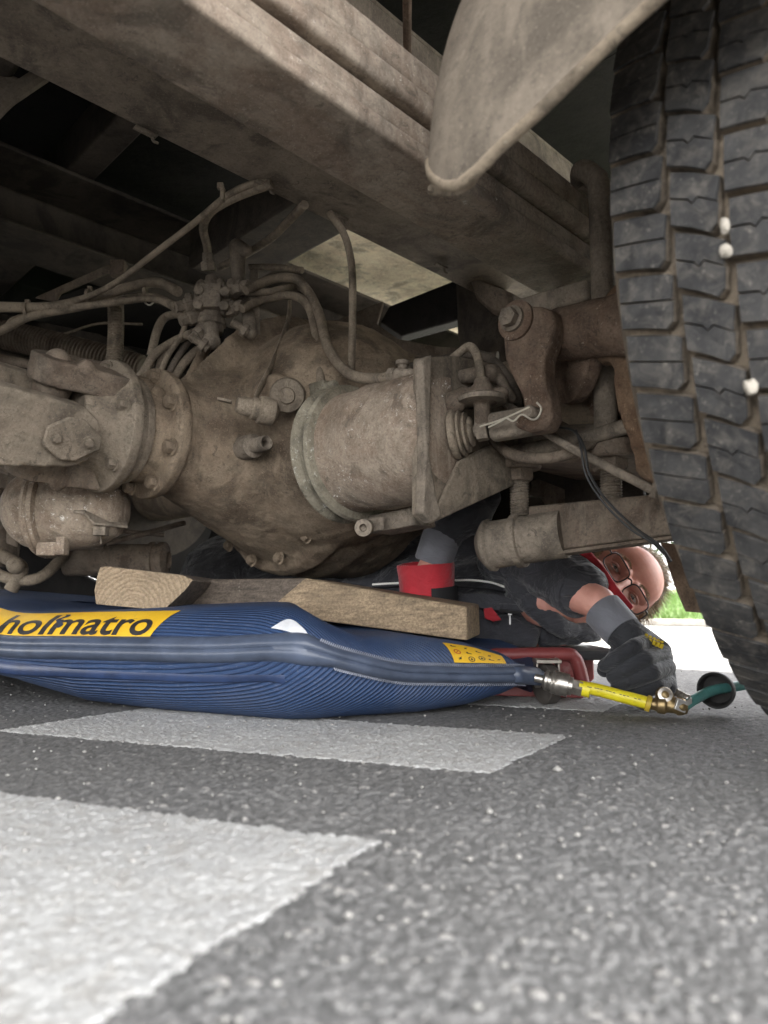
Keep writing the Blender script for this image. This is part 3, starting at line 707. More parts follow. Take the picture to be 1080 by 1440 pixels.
part('chamber_fin', [prism([PY(103, 718, 1.22), PY(118, 720, 1.22), PY(132, 735, 1.22), (PY(180, 740, 1.28)), PY(178, 730, 1.30), PY(150, 700, 1.32), PY(146, 690, 1.32)], ZZ*-.004), box(PY(142, 747, 1.25), .011, .009, .008), tube([PY(142, 690, 1.26), PY(142, 765, 1.26)], .002, 8, 0)], 'steel', bevel=.001)
# trailing arm, bush and far things low left
part('lateral_tube', [lathe(PY(95, 788, 1.62), Vector((1, -.02, .005)), [(0, .036), (.19, .036), (.192, .041), (.20, .041), (.202, .036), (.21, .036), (.212, .04), (.225, .04), (.228, .034), (.232, .02), (.225, .015)], 32)], 'bracket', ang=40)
part('stay_rod', [tube([PY(150, 764, 1.5), PY(205, 750, 1.55), PY(260, 735, 1.6)], .006, 10, 3), tube([PY(145, 745, 1.5), PY(230, 752, 1.58)], .005, 10, 3)], 'bracket')
part('spring_hanger_far', [prism([PY(-10, 600, 1.75), PY(25, 625, 1.75), PY(30, 700, 1.75), PY(15, 790, 1.75), PY(-30, 800, 1.75)], YY*.04), cap(PY(-10, 640, 1.6), PY(20, 655, 1.6), .03, .026), cap(PY(-5, 700, 1.65), PY(5, 780, 1.65), .028, .03)], 'bracket', remesh=.005, smooth=3)
part('far_air_line', [tube([PY(*a) for a in ((-20, 800, 1.5), (20, 815, 1.5), (60, 810, 1.52), (100, 770, 1.6))], .012, 12, 6), tube([PY(*a) for a in ((-20, 770, 1.5), (10, 785, 1.5), (30, 800, 1.5), (15, 830, 1.5))], .014, 12, 6), ball(PY(22, 795, 1.48), .018)], 'hose')
# opposite rail of the axle: far wheel (its inner side)
# --- wheels
NP = 64; RT = .5
def tyre_profile(w_=.30, sh=.0):       # (lateral distance from inner shoulder outwards, radius) of the carcass
    r = RT-.0135
    return [(.045, .285), (.010, .30), (-.022, .35), (-.030, .40), (-.018, .455), (0.0, r-.004), (.012, r), (.06, r+.0015), (.15, r+.003), (.24, r+.0015), (.288, r), (.30, r-.004), (.318, .455), (.33, .40), (.322, .35), (.29, .30), (.255, .285)]
def tyre_geo(c, ax, n=96):
    a, b = basis(ax); ax = Vector(ax).normalized(); vs, fs = [], []; prof = tyre_profile()
    m = len(prof)
    for k in range(n):
        th = 2*pi*k/n
        for (t, r) in prof: vs.append(c+ax*t+(a*cos(th)+b*sin(th))*r)
    for k in range(n):
        k2 = (k+1) % n
        for i in range(m-1): fs.append((k*m+i, k*m+i+1, k2*m+i+1, k2*m+i))
        fs.append((k*m+m-1, k*m, k2*m, k2*m+m-1))
    return vs, fs
WC = W(1.025, .2625, .5); WA = -VV
tyre = part('tyre', tyre_geo(WC, WA), 'dust')
rimg = [lathe(WC+WA*.05, WA, [(0, .285), (.004, .295), (.012, .27), (.05, .25), (.12, .24), (.16, .235), (.19, .16), (.2, .1), (.21, .02)], 48)]
part('rim', rimg, 'steel')
part('hub', [lathe(W(1.025, .5, .5), WA, [(-.05, .085), (.06, .10), (.10, .15), (.18, .16), (.3, .16)], 36)], 'rust')
# tread blocks. columns: (outline in (lateral, circumferential fraction)), two halves split by a sipe
def block_halves(x0, x1, sl0, sl1, zig, chamf):
    """lateral x0..x1 ; slope of the lower/upper edges; returns two polygons in (x, y) with y in pitch units -.5..+.5"""
    g = .436
    def e(x, base): 
        f = (x-x0)/(x1-x0); return base + sl0*(f-.5) + sl1*(f > .5)*(f-.5)
    xs = [x0, x0+(x1-x0)*.4, x0+(x1-x0)*.5, x0+(x1-x0)*.62, x1]
    mid = [(x, e(x, 0)+(zig*(-.06) if i == 2 else zig*.05 if i == 3 else 0)) for i, x in enumerate(xs)]
    lo = [(x0+.001, e(x0, -g)), (x0+(x1-x0)*.5, e(x0+(x1-x0)*.5, -g)), (x1-chamf, e(x1, -g)), (x1, e(x1, -g)+.10)]
    hi = [(x1+.002, e(x1, g)-.06), (x1-chamf*.6, e(x1, g)), (x0+(x1-x0)*.5, e(x0+(x1-x0)*.5, g)), (x0, e(x0, g))]
    s = .012
    return [lo + [(x1+.001, e(x1, 0)-s)] + [(x, y-s) for x, y in mid[::-1][1:]], [(x, y+s) for x, y in mid] + hi]
pitch = 2*pi/NP
def crown(t): return RT + .0015 - .010*((t-.15)/.15)**4*.8
def block_mesh(name, halves):
    vs, fs, mi = [], [], []
    dpt = .0165
    for poly in halves:
        n = len(poly); b0 = len(vs); cxp = sum(p[0] for p in poly)/n; cyp = sum(p[1] for p in poly)/n
        lv = [(0, 1.10), (.86, 1.0), (1.0, .955)]
        poly = [(x+.0042*y, y) for x, y in poly]
        for (hh, sc) in lv:
            for (x, y) in poly:
                X = cxp+(x-cxp)*(1+(sc-1)*.6); Y = cyp+(y-cyp)*(1+(sc-1)*(.9))
                if hh > 0 and False: pass
                r = crown(x)-dpt*(1-hh)-(0 if hh == 1 else .0005); th = Y*pitch
                vs.append(WA*X+UU*(-cos(th)*r)+ZZ*(sin(th)*r))
        for l in range(2):
            for i in range(n):
                fs.append((b0+l*n+i, b0+l*n+(i+1) % n, b0+(l+1)*n+(i+1) % n, b0+(l+1)*n+i)); mi.append(0 if l == 0 else 1)
        fs.append(tuple(range(b0+2*n, b0+3*n))); mi.append(1)
    me = bpy.data.meshes.new(name); me.from_pydata([tuple(v) for v in vs], [], fs)
    me.materials.append(M['dust']); me.materials.append(M['rubber'])
    me.polygons.foreach_set('material_index', mi)
    b = bmesh.new(); b.from_mesh(me); bmesh.ops.recalc_face_normals(b, faces=b.faces); b.to_mesh(me); b.free()
    return me
cols = [(.000, .0460, -.22, .0, 0, .005, 0.0), (.0515, .0880, -.34, .0, 1, .005, .32), (.0935, .1300, -.14, .0, 1, .004, .62), (.1355, .172, -.34, 0, 1, .005, .9), (.1775, .214, -.14, 0, 1, .005, 1.15), (.2195, .254, -.34, 0, 1, .005, 1.4), (.2595, .300, -.22, 0, 0, .005, 1.7)]
protos = [block_mesh('tread_block', block_halves(*c[:6])) for c in cols]
rest = []
def turned(k, ph):
    th = (k+ph)*pitch; return Matrix.Rotation(th, 4, WA.cross(ZZ).cross(ZZ) if False else VV.cross(Vector((0,0,0))) if False else WA)
for ci, c in enumerate(cols):
    for k in range(-NP//2, NP//2):
        th = (k+c[6])*pitch
        # rotation about the wheel axis taking -u direction towards +z
        R3 = Matrix.Rotation(th, 4, VV) if False else Matrix.Rotation(-th, 4, WA)
        dtest = (R3 @ (-UU)); 
        if abs(dtest.z-sin(th)) > .01: R3 = Matrix.Rotation(th, 4, WA)
        if ci < 3 and -1.35 < th < 1.25:
            o = bpy.data.objects.new('tread_block', protos[ci]); C.objects.link(o); o.parent = tyre
            o.location = WC-base_of[tyre.name]; o.rotation_euler = R3.to_euler(); base_of[o.name] = WC
        else:
            Mx = Matrix.Translation(WC) @ R3
            rest.append(([Mx @ v.co for v in protos[ci].vertices], [tuple(p.vertices) for p in protos[ci].polygons]))
part('tread_pattern', rest, 'rubber', parent=tyre, kind='stuff', flat=True)
# shoulder scallops of groove dust and stones stuck in the tread
mst = simple('white_pebble', (.36, .33, .28), .85, var=.3, bump=.4)
def groove_point(py, lat):
    best = None
    for k in range(400):
        th = -1.2+2.4*k/400; p = WC+WA*lat-UU*cos(th)*RT*1.004+ZZ*sin(th)*RT*1.004; d = p-O
        depth = d.y*_c+d.z*_s; y_ = 720-1000*(-d.y*_s+d.z*_c)/depth
        if best is None or abs(y_-py) < best[0]: best = (abs(y_-py), p)
    return best[1]
for (py, lat, s_) in ((317, .0915, (.75, .75, 1.3)), (355, .0905, (1, .9, 1)), (546, .0925, (1, .9, 1.3))):
    o = mk('pebble', ball((0, 0, 0), .0050, n=14, m=9), mst, None, remesh=.0012, smooth=1); lumpy(o, .0045, .0035)
    p = groove_point(py, lat); o.location = p; o.scale = s_; base_of[o.name] = p
    tag(o, {317: 'white pebble wedged in the tread groove, upper one of the close pair', 355: 'white pebble wedged in the tread groove, lower one of the close pair', 546: 'white pebble wedged in the tyre tread alone at the right edge, below the pair'}[py], 'pebble', 'pebbles wedged in the tyre tread')
# --- far wheel
WC2 = W(1.025, 2.12, .5)
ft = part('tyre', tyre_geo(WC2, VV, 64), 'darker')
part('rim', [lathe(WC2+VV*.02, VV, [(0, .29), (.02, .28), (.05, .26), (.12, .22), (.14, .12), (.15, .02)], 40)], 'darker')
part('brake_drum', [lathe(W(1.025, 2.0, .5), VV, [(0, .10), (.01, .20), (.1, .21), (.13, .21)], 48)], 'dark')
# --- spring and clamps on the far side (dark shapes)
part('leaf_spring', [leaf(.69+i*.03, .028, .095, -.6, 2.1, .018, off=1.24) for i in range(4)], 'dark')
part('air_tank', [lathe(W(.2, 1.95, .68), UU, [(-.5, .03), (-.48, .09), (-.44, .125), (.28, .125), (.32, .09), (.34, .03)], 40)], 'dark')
# --- fender around the near wheel
FR = .60; fc_ = W(1.025, 0, .5)
def fp(v_, th, r=FR): return W(1.025-cos(th)*r, v_, .5+sin(th)*r)
n, m = 60, 26; vs, fs = [], []
def frow(v_): # starting angle along lower edge for this v
    return float(np.interp(v_, [-.16, .10, .172, .204, .236, .26, .30, .322, .344, .358, .372, .385, .392], [.235, .135, .103, .085, .062, .045, .024, .008, .002, .014, .036, .066, .095]))
for layer, rr in ((0, FR), (1, FR-.006)):
    for j in range(m+1):
        v_ = .392-.542*(j/m)**1.4
        for i in range(n+1):
            th0 = frow(v_); th = th0+(2.6-th0)*i/n
            bulge = -.020*math.exp(-max(0, .392-v_)/.020)
            vs.append(fp(v_, th, rr+bulge))
k = (m+1)*(n+1)
for L in (0, k):
    for j in range(m):
        for i in range(n): fs.append((L+j*(n+1)+i, L+j*(n+1)+i+1, L+(j+1)*(n+1)+i+1, L+(j+1)*(n+1)+i))
for j in range(m): fs.append((j*(n+1), (j+1)*(n+1), k+(j+1)*(n+1), k+j*(n+1)))
for i in range(n): fs.append((i, i+1, k+i+1, k+i)); q0 = m*(n+1); fs.append((q0+i, q0+i+1, k+q0+i+1, k+q0+i))
for j in range(m): a0 = j*(n+1)+n; a1 = a0+n+1; fs.append((a0, a1, k+a1, k+a0))
fender = part('fender', (vs, fs), 'fender')
# caked rolled edge along the bottom lip and down the inner side
part('fender_lip', tube([fp(v_, frow(v_)+.003, FR-.004-.020*math.exp(-max(0, .392-v_)/.020)) for v_ in [.392-.542*(j/40)**1.6 for j in range(41)]], .0052, 12, 1), 'fenderrim', parent=fender)
# inner skirt: a folded wall that closes the inner edge, ending in the open cup
vs, fs = [], []
sec = [(-.002, FR-.019)]+[(.008*sin(pi*k/14)**.6, FR-.019-.074*k/14) for k in range(1, 14)]+[(0.0, FR-.093)]
ins = [(.008*sin(pi*k/14)**.6-.003, FR-.019-.074*k/14) for k in range(13, 0, -1)]
th_c = frow(.352)
def skth(r): return float(np.interp(r, [.507, .509, .515, .53, .548, .56, .582], [.21, .158, .126, .094, .074, .062, .045]))
loop = sec+ins; m = len(loop); N_ = 150
for i in range(N_+1):
    th = -.2+2.8*i/N_
    for (dv, r) in loop: vs.append(fp(.388+dv, max(th, skth(r)), r))
for i in range(N_):
    for k_ in range(m): fs.append((i*m+k_, i*m+(k_+1) % m, (i+1)*m+(k_+1) % m, (i+1)*m+k_))
fs += [tuple(range(m)), tuple(range(N_*m, N_*m+m))]
part('fender_skirt', (vs, fs), 'fenderrim', parent=fender, ang=60)  # rim mud tone reused: the lit inner face is put into the colour
part('skirt_rim', tube([fp(.388+dv, skth(r)-.002, r) for dv, r in sec], .0028, 10, 4), 'fenderrim', parent=fender)
# fender at the upper left corner: only its rim shows
part('hanging_guard', [tube([PY(-60, 215, .95), PY(0, 148, .96), PY(30, 125, .97), (PY(60, 105, .99))], .012, 10, 5), prism([PY(-80, 90, .97), PY(0, 98, .98), PY(45, 118, .99), PY(0, 150, .97), PY(-60, 215, .96)], YY*.01)], 'fender')
# --- bright panels seen through the gaps
part('rear_crossmember', [prism([PY(535, 452, 1.6), PY(548, 430, 1.6), PY(680, 378, 1.6), PY(680, 440, 1.6), PY(565, 472, 1.6)], YY*.05)], 'darker', bevel=.004)
part('rear_gusset', [prism([PY(380, 470, 1.55), PY(465, 453, 1.55), PY(540, 422, 1.55), PY(530, 455, 1.55), PY(560, 476, 1.55), PY(620, 487, 1.55), PY(700, 490, 1.55), PY(700, 540, 1.55), PY(400, 540, 1.55)], YY*.03)], 'bracket', bevel=.004)
# --- air valve
vy = 1.36
def vp(px, py, d=0): return PY(px, py, vy+d)
g = [lathe(vp(296, 462), ZZ, [(-.012, .014), (-.010, .024), (.004, .026), (.006, .030), (.016, .031), (.018, .026), (.030, .027), (.033, .036), (.037, .0375), (.041, .036), (.044, .039), (.052, .039), (.055, .030), (.066, .028), (.070, .020), (.082, .018), (.084, .022), (.094, .021), (.096, .014), (.108, .013)], 28)]
for (a, b, r0, n_) in (((262, 428), (300, 420), .021, 6), ((334, 404), (300, 414), .020, 6), ((324, 434), (296, 428), .019, 6), ((268, 446), (296, 438), .018, 6), ((276, 402), (296, 412), .017, 12), ((318, 398), (300, 410), .015, 12)):
    A_, B_ = vp(*a, -.01), vp(*b, -.005); g.append(lathe(A_, B_-A_, [(0, r0*.75), (.004, r0), (.014, r0), (.016, r0*.8), (.020, r0*.8), (.022, r0*.95), ((B_-A_).length, r0*.9)], n_))
for dx, dy in ((-17, -14), (19, -12), (-18, 6), (18, 8)): g.append(lathe(vp(298+dx, 424+dy, -.034), -YY, [(-.02, .0085), (0, .0085), (.001, .0105), (.009, .0105), (.010, .008)], 6))
g.append(box(vp(297, 418, -.028), .021, .012, .024))
valve = part('relay_valve', g, 'steel', ang=28, bevel=.0012); lumpy(valve, .0025, .012)
for (px, py, tx, ty) in ((262, 430, 248, 432), (338, 404, 352, 400), (328, 434, 346, 428), (268, 448, 252, 453), (293, 372, 291, 350), (283, 466, 268, 472)):
    a, b = vp(px, py, -.02), vp(tx, ty, -.03)
    part('hose_fitting', [lathe(a, b-a, [(-.012, .015), (.004, .015), (.006, .0115), (.022, .0108)], 6)], 'steel', parent=valve, ang=25)
part('valve_bracket', [prism([PY(352, 378, 1.37), PY(362, 378, 1.37), PY(366, 470, 1.35), PY(345, 470, 1.35)], YY*.006), cap(PY(334, 348, 1.35), PY(335, 392, 1.35), .0175, .013), cap(PY(334, 348, 1.35), PY(346, 352, 1.33), .0165, .012), prism([PY(325, 395, 1.37), PY(352, 395, 1.37), PY(352, 425, 1.37), PY(325, 425, 1.37)], YY*.005)], 'steel', bevel=.002)
for (a, b) in (((326, 452), (352, 470)), ((268, 472), (294, 492)), ((268, 478), (282, 466))):
    p, q_ = PY(*a, 1.29), PY(*b, 1.30); dv = (q_-p)
    part('mounting_stud', [thread(p, q_, .0085, .003)] + [lathe(p+dv*.55, dv, [(0, .014), (.010, .014)], 6)], 'steel', ang=25)
# corner bracket with fork lugs
part('fork_lug', [cap(PY(282, 475, 1.31), PY(298, 480, 1.31), .014, .017), cap(PY(296, 462, 1.31), PY(298, 482, 1.31), .015, .014)], 'steel', remesh=.003, smooth=2)
part('fork_lug', [cap(PY(350, 440, 1.37), PY(352, 468, 1.31), .014, .013)], 'steel')
# --- hoses
def hose(pts, r=.0075, mat='hose', n=14, **k): return part('air_hose', tube(pth(pts), r*.98, n, 8, **k), mat)
hose([(376, 254, 1.085), (345, 262, 1.09), (316, 278, 1.12), (270, 316, 1.19), (215, 358, 1.24), (165, 396, 1.30), (120, 418, 1.34), (60, 434, 1.36), (-30, 428, 1.38), (-260, 425, 1.5), (-420, 380, 1.6)], .0058)
hose([(382, 258, 1.085), (350, 269, 1.10), (318, 283, 1.13), (294, 300, 1.18), (286, 322, 1.25), (291, 345, 1.32), (293, 365, 1.35)], .0082)
hose([(428, 288, 1.12), (405, 312, 1.22), (380, 336, 1.32), (345, 358, 1.42), (310, 376, 1.50)], .0078)
hose([(464, 300, 1.16), (484, 330, 1.14), (494, 370, 1.13), (496, 430, 1.12), (494, 525, 1.20)], .0065)
hose([(250, 410, 1.335), (225, 398, 1.38), (195, 400, 1.37), (140, 416, 1.36), (70, 432, 1.35), (-30, 432, 1.36), (-260, 440, 1.46), (-430, 400, 1.6)], .0105)
hose([(250, 432, 1.335), (215, 418, 1.38), (165, 422, 1.37), (100, 434, 1.355), (40, 446, 1.35), (-30, 475, 1.36), (-240, 520, 1.45), (-420, 560, 1.6)], .0085)
hose([(260, 450, 1.34), (240, 430, 1.35), (210, 420, 1.36), (140, 428, 1.335), (60, 438, 1.38), (20, 450, 1.36), (-20, 470, 1.35), (-240, 500, 1.42), (-420, 520, 1.55)], .007)
hose([(345, 408, 1.32), (385, 392, 1.36), (415, 392, 1.34), (432, 408, 1.32), (448, 440, 1.28), (462, 490, 1.22), (490, 525, 1.16), (530, 533, 1.12), (560, 526, 1.10)], .0095)
hose([(340, 434, 1.32), (375, 420, 1.36), (412, 416, 1.33), (434, 432, 1.30), (446, 480, 1.26), (452, 545, 1.20)], .0085)
hose([(345, 412, 1.36), (380, 410, 1.35), (422, 404, 1.38), (444, 440, 1.31), (440, 500, 1.27), (470, 545, 1.25)], .0075)
hose([(350, 376, 1.38), (390, 376, 1.38), (425, 380, 1.35)], .007)
hose([(265, 440, 1.34), (235, 445, 1.38), (222, 462, 1.36), (212, 500, 1.36)], .0085)
hose([(272, 468, 1.32), (245, 480, 1.36), (218, 498, 1.34), (204, 520, 1.33), (185, 545, 1.33)], .0085)
hose([(252, 425, 1.35), (262, 440, 1.35), (256, 470, 1.335), (236, 500, 1.335), (224, 530, 1.335)], .0055)
hose([(275, 470, 1.37), (258, 490, 1.35), (240, 520, 1.335), (232, 545, 1.335)], .0065, 'hosedark')
hose([(300, 478, 1.37), (275, 495, 1.36), (255, 515, 1.35), (240, 540, 1.34)], .0095)
hose([(240, 485, 1.36), (228, 505, 1.36), (222, 530, 1.36)], .008)
hose([(560, 520, 1.30), (620, 506, 1.26), (680, 500, 1.2), (720, 540, 1.1), (735, 600, 1.05)], .008, 'hosedark')
hose([(500, 528, 1.35), (560, 510, 1.34), (640, 505, 1.34), (700, 500, 1.3)], .008, 'hosedark')
hose([(628, 512, 1.04), (645, 497, 1.03), (660, 487, 1.02), (670, 498, 1.01), (675, 520, 1.00), (677, 545, 1.0)], .0065)
hose([(-20, 560, 1.7), (60, 470, 1.7), (140, 500, 1.7), (210, 540, 1.7)], .004, 'hosedark')
hose([(90, 470, 1.6), (140, 455, 1.6), (200, 456, 1.6)], .003, 'hose')
# end fittings on the chamber hoses
part('elbow_fitting', [cap(PY(560, 527, 1.09), PY(578, 528, 1.08), .011, .011), lathe(PY(566, 525, 1.09), ZZ, [(0, .008), (.012, .008), (.014, .011), (.02, .011)], 16), lathe(PY(548, 529, 1.10), PY(560, 527, 1.09)-PY(548, 529, 1.10), [(0, .0125), (.014, .0125)], 6)], 'steel', ang=30)
# junction T behind the plate
g = [lathe(PY(678, 560, .99), ZZ, [(-.04, .012), (-.01, .012), (-.008, .022), (0, .024), (.004, .017), (.018, .016), (.02, .012), (.03, .011)], 24), cap(PY(650, 552, 1.0), PY(708, 552, .99), .008, .008), cap(PY(640, 565, 1.0), PY(650, 555, 1.0), .018, .012), cap(PY(650, 530, 1.02), PY(690, 525, 1.02), .011, .014), cap(PY(695, 520, 1.02), PY(720, 560, 1.02), .009, .007)]
part('pipe_junction', g, 'bracket', remesh=.0022, smooth=2)
part('pipe_flange', [lathe(PY(678, 566, .985), ZZ, [(0, .034), (.006, .036), (.010, .03)], 30)], 'steel')
# hose ties
for (px, py, y, r_) in ((38, 437, 1.35, .016), (126, 420, 1.36, .019), (212, 508, 1.34, .012), (232, 500, 1.38, .012), (204, 410, 1.38, .012)):
    c = PY(px, py, y); part('cable_tie', [lathe(c-XX*.003, Vector((1, 0, .1)), [(0, r_*.8), (0, r_), (.006, r_), (.006, r_*.8)], 18), box(c+ZZ*r_, .004, .004, .006)], 'hose')
part('cable_tie', [box(PY(313, 273, 1.07), .003, .006, .012), box(PY(310, 262, 1.07), .005, .004, .005)], 'hose', bevel=.001)
part('hook', tube(pth([(205, 415, 1.38), (203, 424, 1.37), (210, 429, 1.37), (216, 425, 1.37)]), .0018, 8, 5), simple('bare_hook', (.45, .42, .36), .5, .3))
# flat strap hanging over the housing with plug at the end
part('rubber_strap', [tube(pth([(408, 415, 1.36), (406, 445, 1.345), (396, 480, 1.30), (382, 515, 1.24), (366, 545, 1.18), (358, 562, 1.15)]), [.010, .011, .012, .010, .009, .007], 12, 8, flat=(1, .35))], 'hose')
a, b = PY(374, 578, 1.155), PY(316, 565, 1.125)
part('sensor_plug', [lathe(a, b-a, [(-.02, .012), (-.012, .022), (.0, .024), (.012, .023), (.014, .019), (.024, .0185), (.026, .016), (.03, .0165), (.034, .0155), (.038, .016), (.042, .015), (.05, .012)], 26), box(b+ZZ*.002, .011, .006, .0022, (b-a).normalized(), YY, ZZ)], 'hose', ang=40)
# corrugated conduits
part('conduit', tube([PY(162, 405, 1.42), PY(163, 470, 1.42), PY(158, 530, 1.42)], .0165, 20, 6, corr=.0056), 'hose')
part('conduit', tube(pth([(-60, 458, 1.62), (40, 478, 1.60), (120, 498, 1.58), (200, 520, 1.58)]), .034, 22, 8, corr=.0085), 'bracket')
part('tray', [prism([PY(-40, 432, 1.8), PY(140, 470, 1.8), PY(330, 560, 1.8), PY(-40, 560, 1.8)], YY*.01)], 'dark')
# brackets at left
part('hanger_strap', [prism([PY(48, 418, 1.5), PY(150, 372, 1.5), PY(180, 372, 1.5), PY(172, 386, 1.5), (PY(150, 384, 1.5)), PY(85, 412, 1.5), PY(78, 424, 1.5)], YY*.008), box(PY(166, 378, 1.48), .016, .01, .018)], 'bracket', bevel=.003)
part('pipe_run', [tube(pth([(-60, 492, 1.45), (40, 512, 1.45), (120, 530, 1.44)]), .010, 14, 4)], 'bracket')
# --- added dark box and flap that block the bright view, far-side clutter
part('blocker_box', [boxuv(-1.9, .30, 2.2, 2.43, .36, .93)], 'dark', bevel=.01)
part('far_blocker_flap', [boxuv(.32, .34, 1.95, 2.43, .28, 1.0)], 'darker')
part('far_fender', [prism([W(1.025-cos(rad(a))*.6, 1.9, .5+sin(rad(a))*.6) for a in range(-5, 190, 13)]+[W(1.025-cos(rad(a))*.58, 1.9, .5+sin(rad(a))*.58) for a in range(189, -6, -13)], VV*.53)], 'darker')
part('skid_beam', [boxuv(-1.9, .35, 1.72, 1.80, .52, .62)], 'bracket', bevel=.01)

# ================================================================== LIFTING BAG
front = [(-150, 872, 1.30), (-60, 890, 1.235), (0, 908, 1.18), (100, 911, 1.10), (200, 913, 1.04), (300, 914, .99), (380, 911, .955), (430, 914, .94), (500, 932, .965), (560, 945, 1.0), (620, 948, 1.035), (680, 949, 1.07), (735, 949, 1.11), (762, 953, 1.13)]
Fp = catmull(pth(front), 10); Fx = np.interp(np.arange(len(Fp))/10, np.arange(len(front)), [p[0] for p in front])
back = [Vector((.25, 1.25, .06)), Vector((.17, 1.5, .08)), Vector((-.05, 1.85, .09)), Vector((-.45, 2.02, .09)), Vector((-.95, 1.9, .09)), Vector((-1.05, 1.6, .1)), Vector((-.98, 1.42, .12))]
FA = np.array([tuple(p) for p in Fp])
bc_ = Vector((-.30, 1.52, 0))
def bagtab(x, ys): return float(np.interp(x, [-150, 0, 100, 200, 300, 380, 430, 470, 520, 560, 620, 680, 720, 745, 762], ys))
HT = [.055, .055, .056, .058, .060, .055, .053, .046, .041, .047, .053, .047, .034, .016, .004]
ET = [.08, .08, .08, .085, .09, .09, .10, .10, .10, .09, .075, .06, .045, .03, .012]
HB = [.5, .66, .93, .985, 1, 1, 1, 1, 1, 1, .985, .86, .60, .30, .08]
def seam(x):
    P = Vector([float(np.interp(x, Fx, FA[:, k])) for k in range(3)])
    return P
def inward(x):
    f = float(np.interp(x, [-150, 300, 430, 560, 762], [.15, .05, -.18, -.5, -.9]))
    d = Vector((f, 1, 0)); return d.normalized()
def bagpt(x, arc, off=0.):
    """point on the bag: x = station, arc = metres from the seam over the profile (+ top, - bottom)"""
    P = seam(x); zs = P.z; E = bagtab(x, ET); Ht = bagtab(x, HT); Hb = zs*bagtab(x, HB)
    Hh = Ht if arc >= 0 else Hb
    Lq = (E+Hh)*.80; t = abs(arc)/Lq
    sg = 1 if arc >= 0 else -1
    if t <= 1:
        al = t*pi/2; ca_, sa_ = cos(al), sin(al)
        b_ = E*(1-ca_**1.0); z_ = Hh*sa_**.85 if sa_ > 0 else 0
        nn = (-inward(x)*(ca_/E) + ZZ*sg*(sa_/max(Hh, .01))).normalized()
    else:
        b_ = E+(abs(arc)-Lq); z_ = Hh; nn = ZZ*sg
        if sg > 0: z_ += .006*min(1, (t-1)*.8)
    return P + inward(x)*b_ + ZZ*sg*z_ + nn*off
xs_ = np.concatenate([np.linspace(-150, 380, 90), np.linspace(384, 735, 110), np.linspace(737, 762, 14)])
def Lb(x): return ((x-410)+math.sqrt((x-410)**2+75**2))/2000*1.02
def bag_half(sg):
    arcs = np.concatenate([np.linspace(0, .13, 44), np.linspace(.14, .36, 14)])
    vs, fs, uv = [], [], []
    for x in xs_:
        shr = float(np.interp(x, [430, 762], [1, .25]))
        for a in arcs:
            aa = a*shr if x > 430 else a
            vs.append(bagpt(x, sg*aa if a > 0 else sg*1e-6))
            uv.append((aa*.95*float(np.interp(x, [340, 430, 520, 700], [1, .92, .74, .45]))+ (Lb(x)*(1.15) if sg > 0 else Lb(x)*1.1), x/1000))
    m = len(arcs)
    for i in range(len(xs_)-1):
        for j in range(m-1): fs.append((i*m+j, i*m+j+1, (i+1)*m+j+1, (i+1)*m+j))
    b0 = len(vs)
    for p in back: vs.append(Vector((p.x, p.y, p.z+((.02 if p.x > .2 else .035 if p.x > .1 else .06) if sg > 0 else -.075*min(1, p.z/.085))))); uv.append((0, 0))
    vs.append(Vector((-.35, 1.6, .155 if sg > 0 else .004))); uv.append((0, 0)); cidx = len(vs)-1
    innr = [i*m+m-1 for i in range(len(xs_))]
    tip = [(len(xs_)-1)*m+j for j in range(m)]; st = [j for j in range(m)]
    ringi = innr[::-1]
    for i in range(len(innr)-1): fs.append((innr[i], innr[i+1], cidx))
    fs.append((innr[-1], b0, cidx))
    for i in range(len(back)-1): fs.append((b0+i, b0+i+1, cidx))
    fs.append((b0+len(back)-1, innr[0], cidx))
    fs.append(tuple([b0]+tip[::-1])); fs.append(tuple([b0+len(back)-1]+st[1:]))
    return vs, fs, uv
def bag_mat():
    t = NT('blue_ribbed_rubber')
    uvn = t.n.new('ShaderNodeUVMap'); uvn.uv_map = 'ribs'
    sp = t.n.new('ShaderNodeSeparateXYZ'); t.link(uvn.outputs[0], sp.inputs[0])
    wob = t.math('MULTIPLY', t.noise(7, 3, .5), .006)
    ph = t.math('MULTIPLY', t.math('ADD', sp.outputs[0], wob), 2*pi/.0064)
    rib = t.math('ADD', t.math('MULTIPLY', t.math('SINE', ph), .5), .5)
    rib = t.ramp(rib, [(.0, 0.), (.3, .55), (.7, 1.)])
    big = t.noise(6, 6, .65, dist=.5); sc = t.noise(38, 9, .8, stretch=(.5, .8, 3), dist=1.0); fine = t.noise(300, 4, .7)
    c = t.mix(t.ramp(big, [(.35, 0.), (.65, 1.)]), (.013, .036, .096), (.025, .060, .148))
    c = t.mix(t.math('MULTIPLY', t.math('SUBTRACT', 1., rib), .55), c, (.006, .013, .045))
    c = t.mix(t.math('MULTIPLY', t.ramp(sc, [(.57, 0.), (.68, .45)]), rib), c, (.20, .22, .30))
    dust = t.noise(3.2, 7, .7, dist=.6)
    c = t.mix(t.ramp(dust, [(.45, 0.), (.72, .32)]), c, (.16, .175, .22))
    c = t.mix(t.ramp(fine, [(.60, 0.), (.7, .35)]), c, (.22, .22, .24))
    n = t.bump(rib, .75, .0022); n = t.bump(sc, .25, .001, n)
    return t.out(c, .6, n, spec=.45)
mbag = bag_mat()
mnavy = simple('navy_rubber_seam', (.055, .070, .105), .36, bump=.3, bscale=120, var=.4, vs=18)
bag = thing('lifting_bag', 'flat blue ribbed air lifting bag with yellow name label under the planks', 'lifting bag', Vector((-.3, 1.45, 0)))
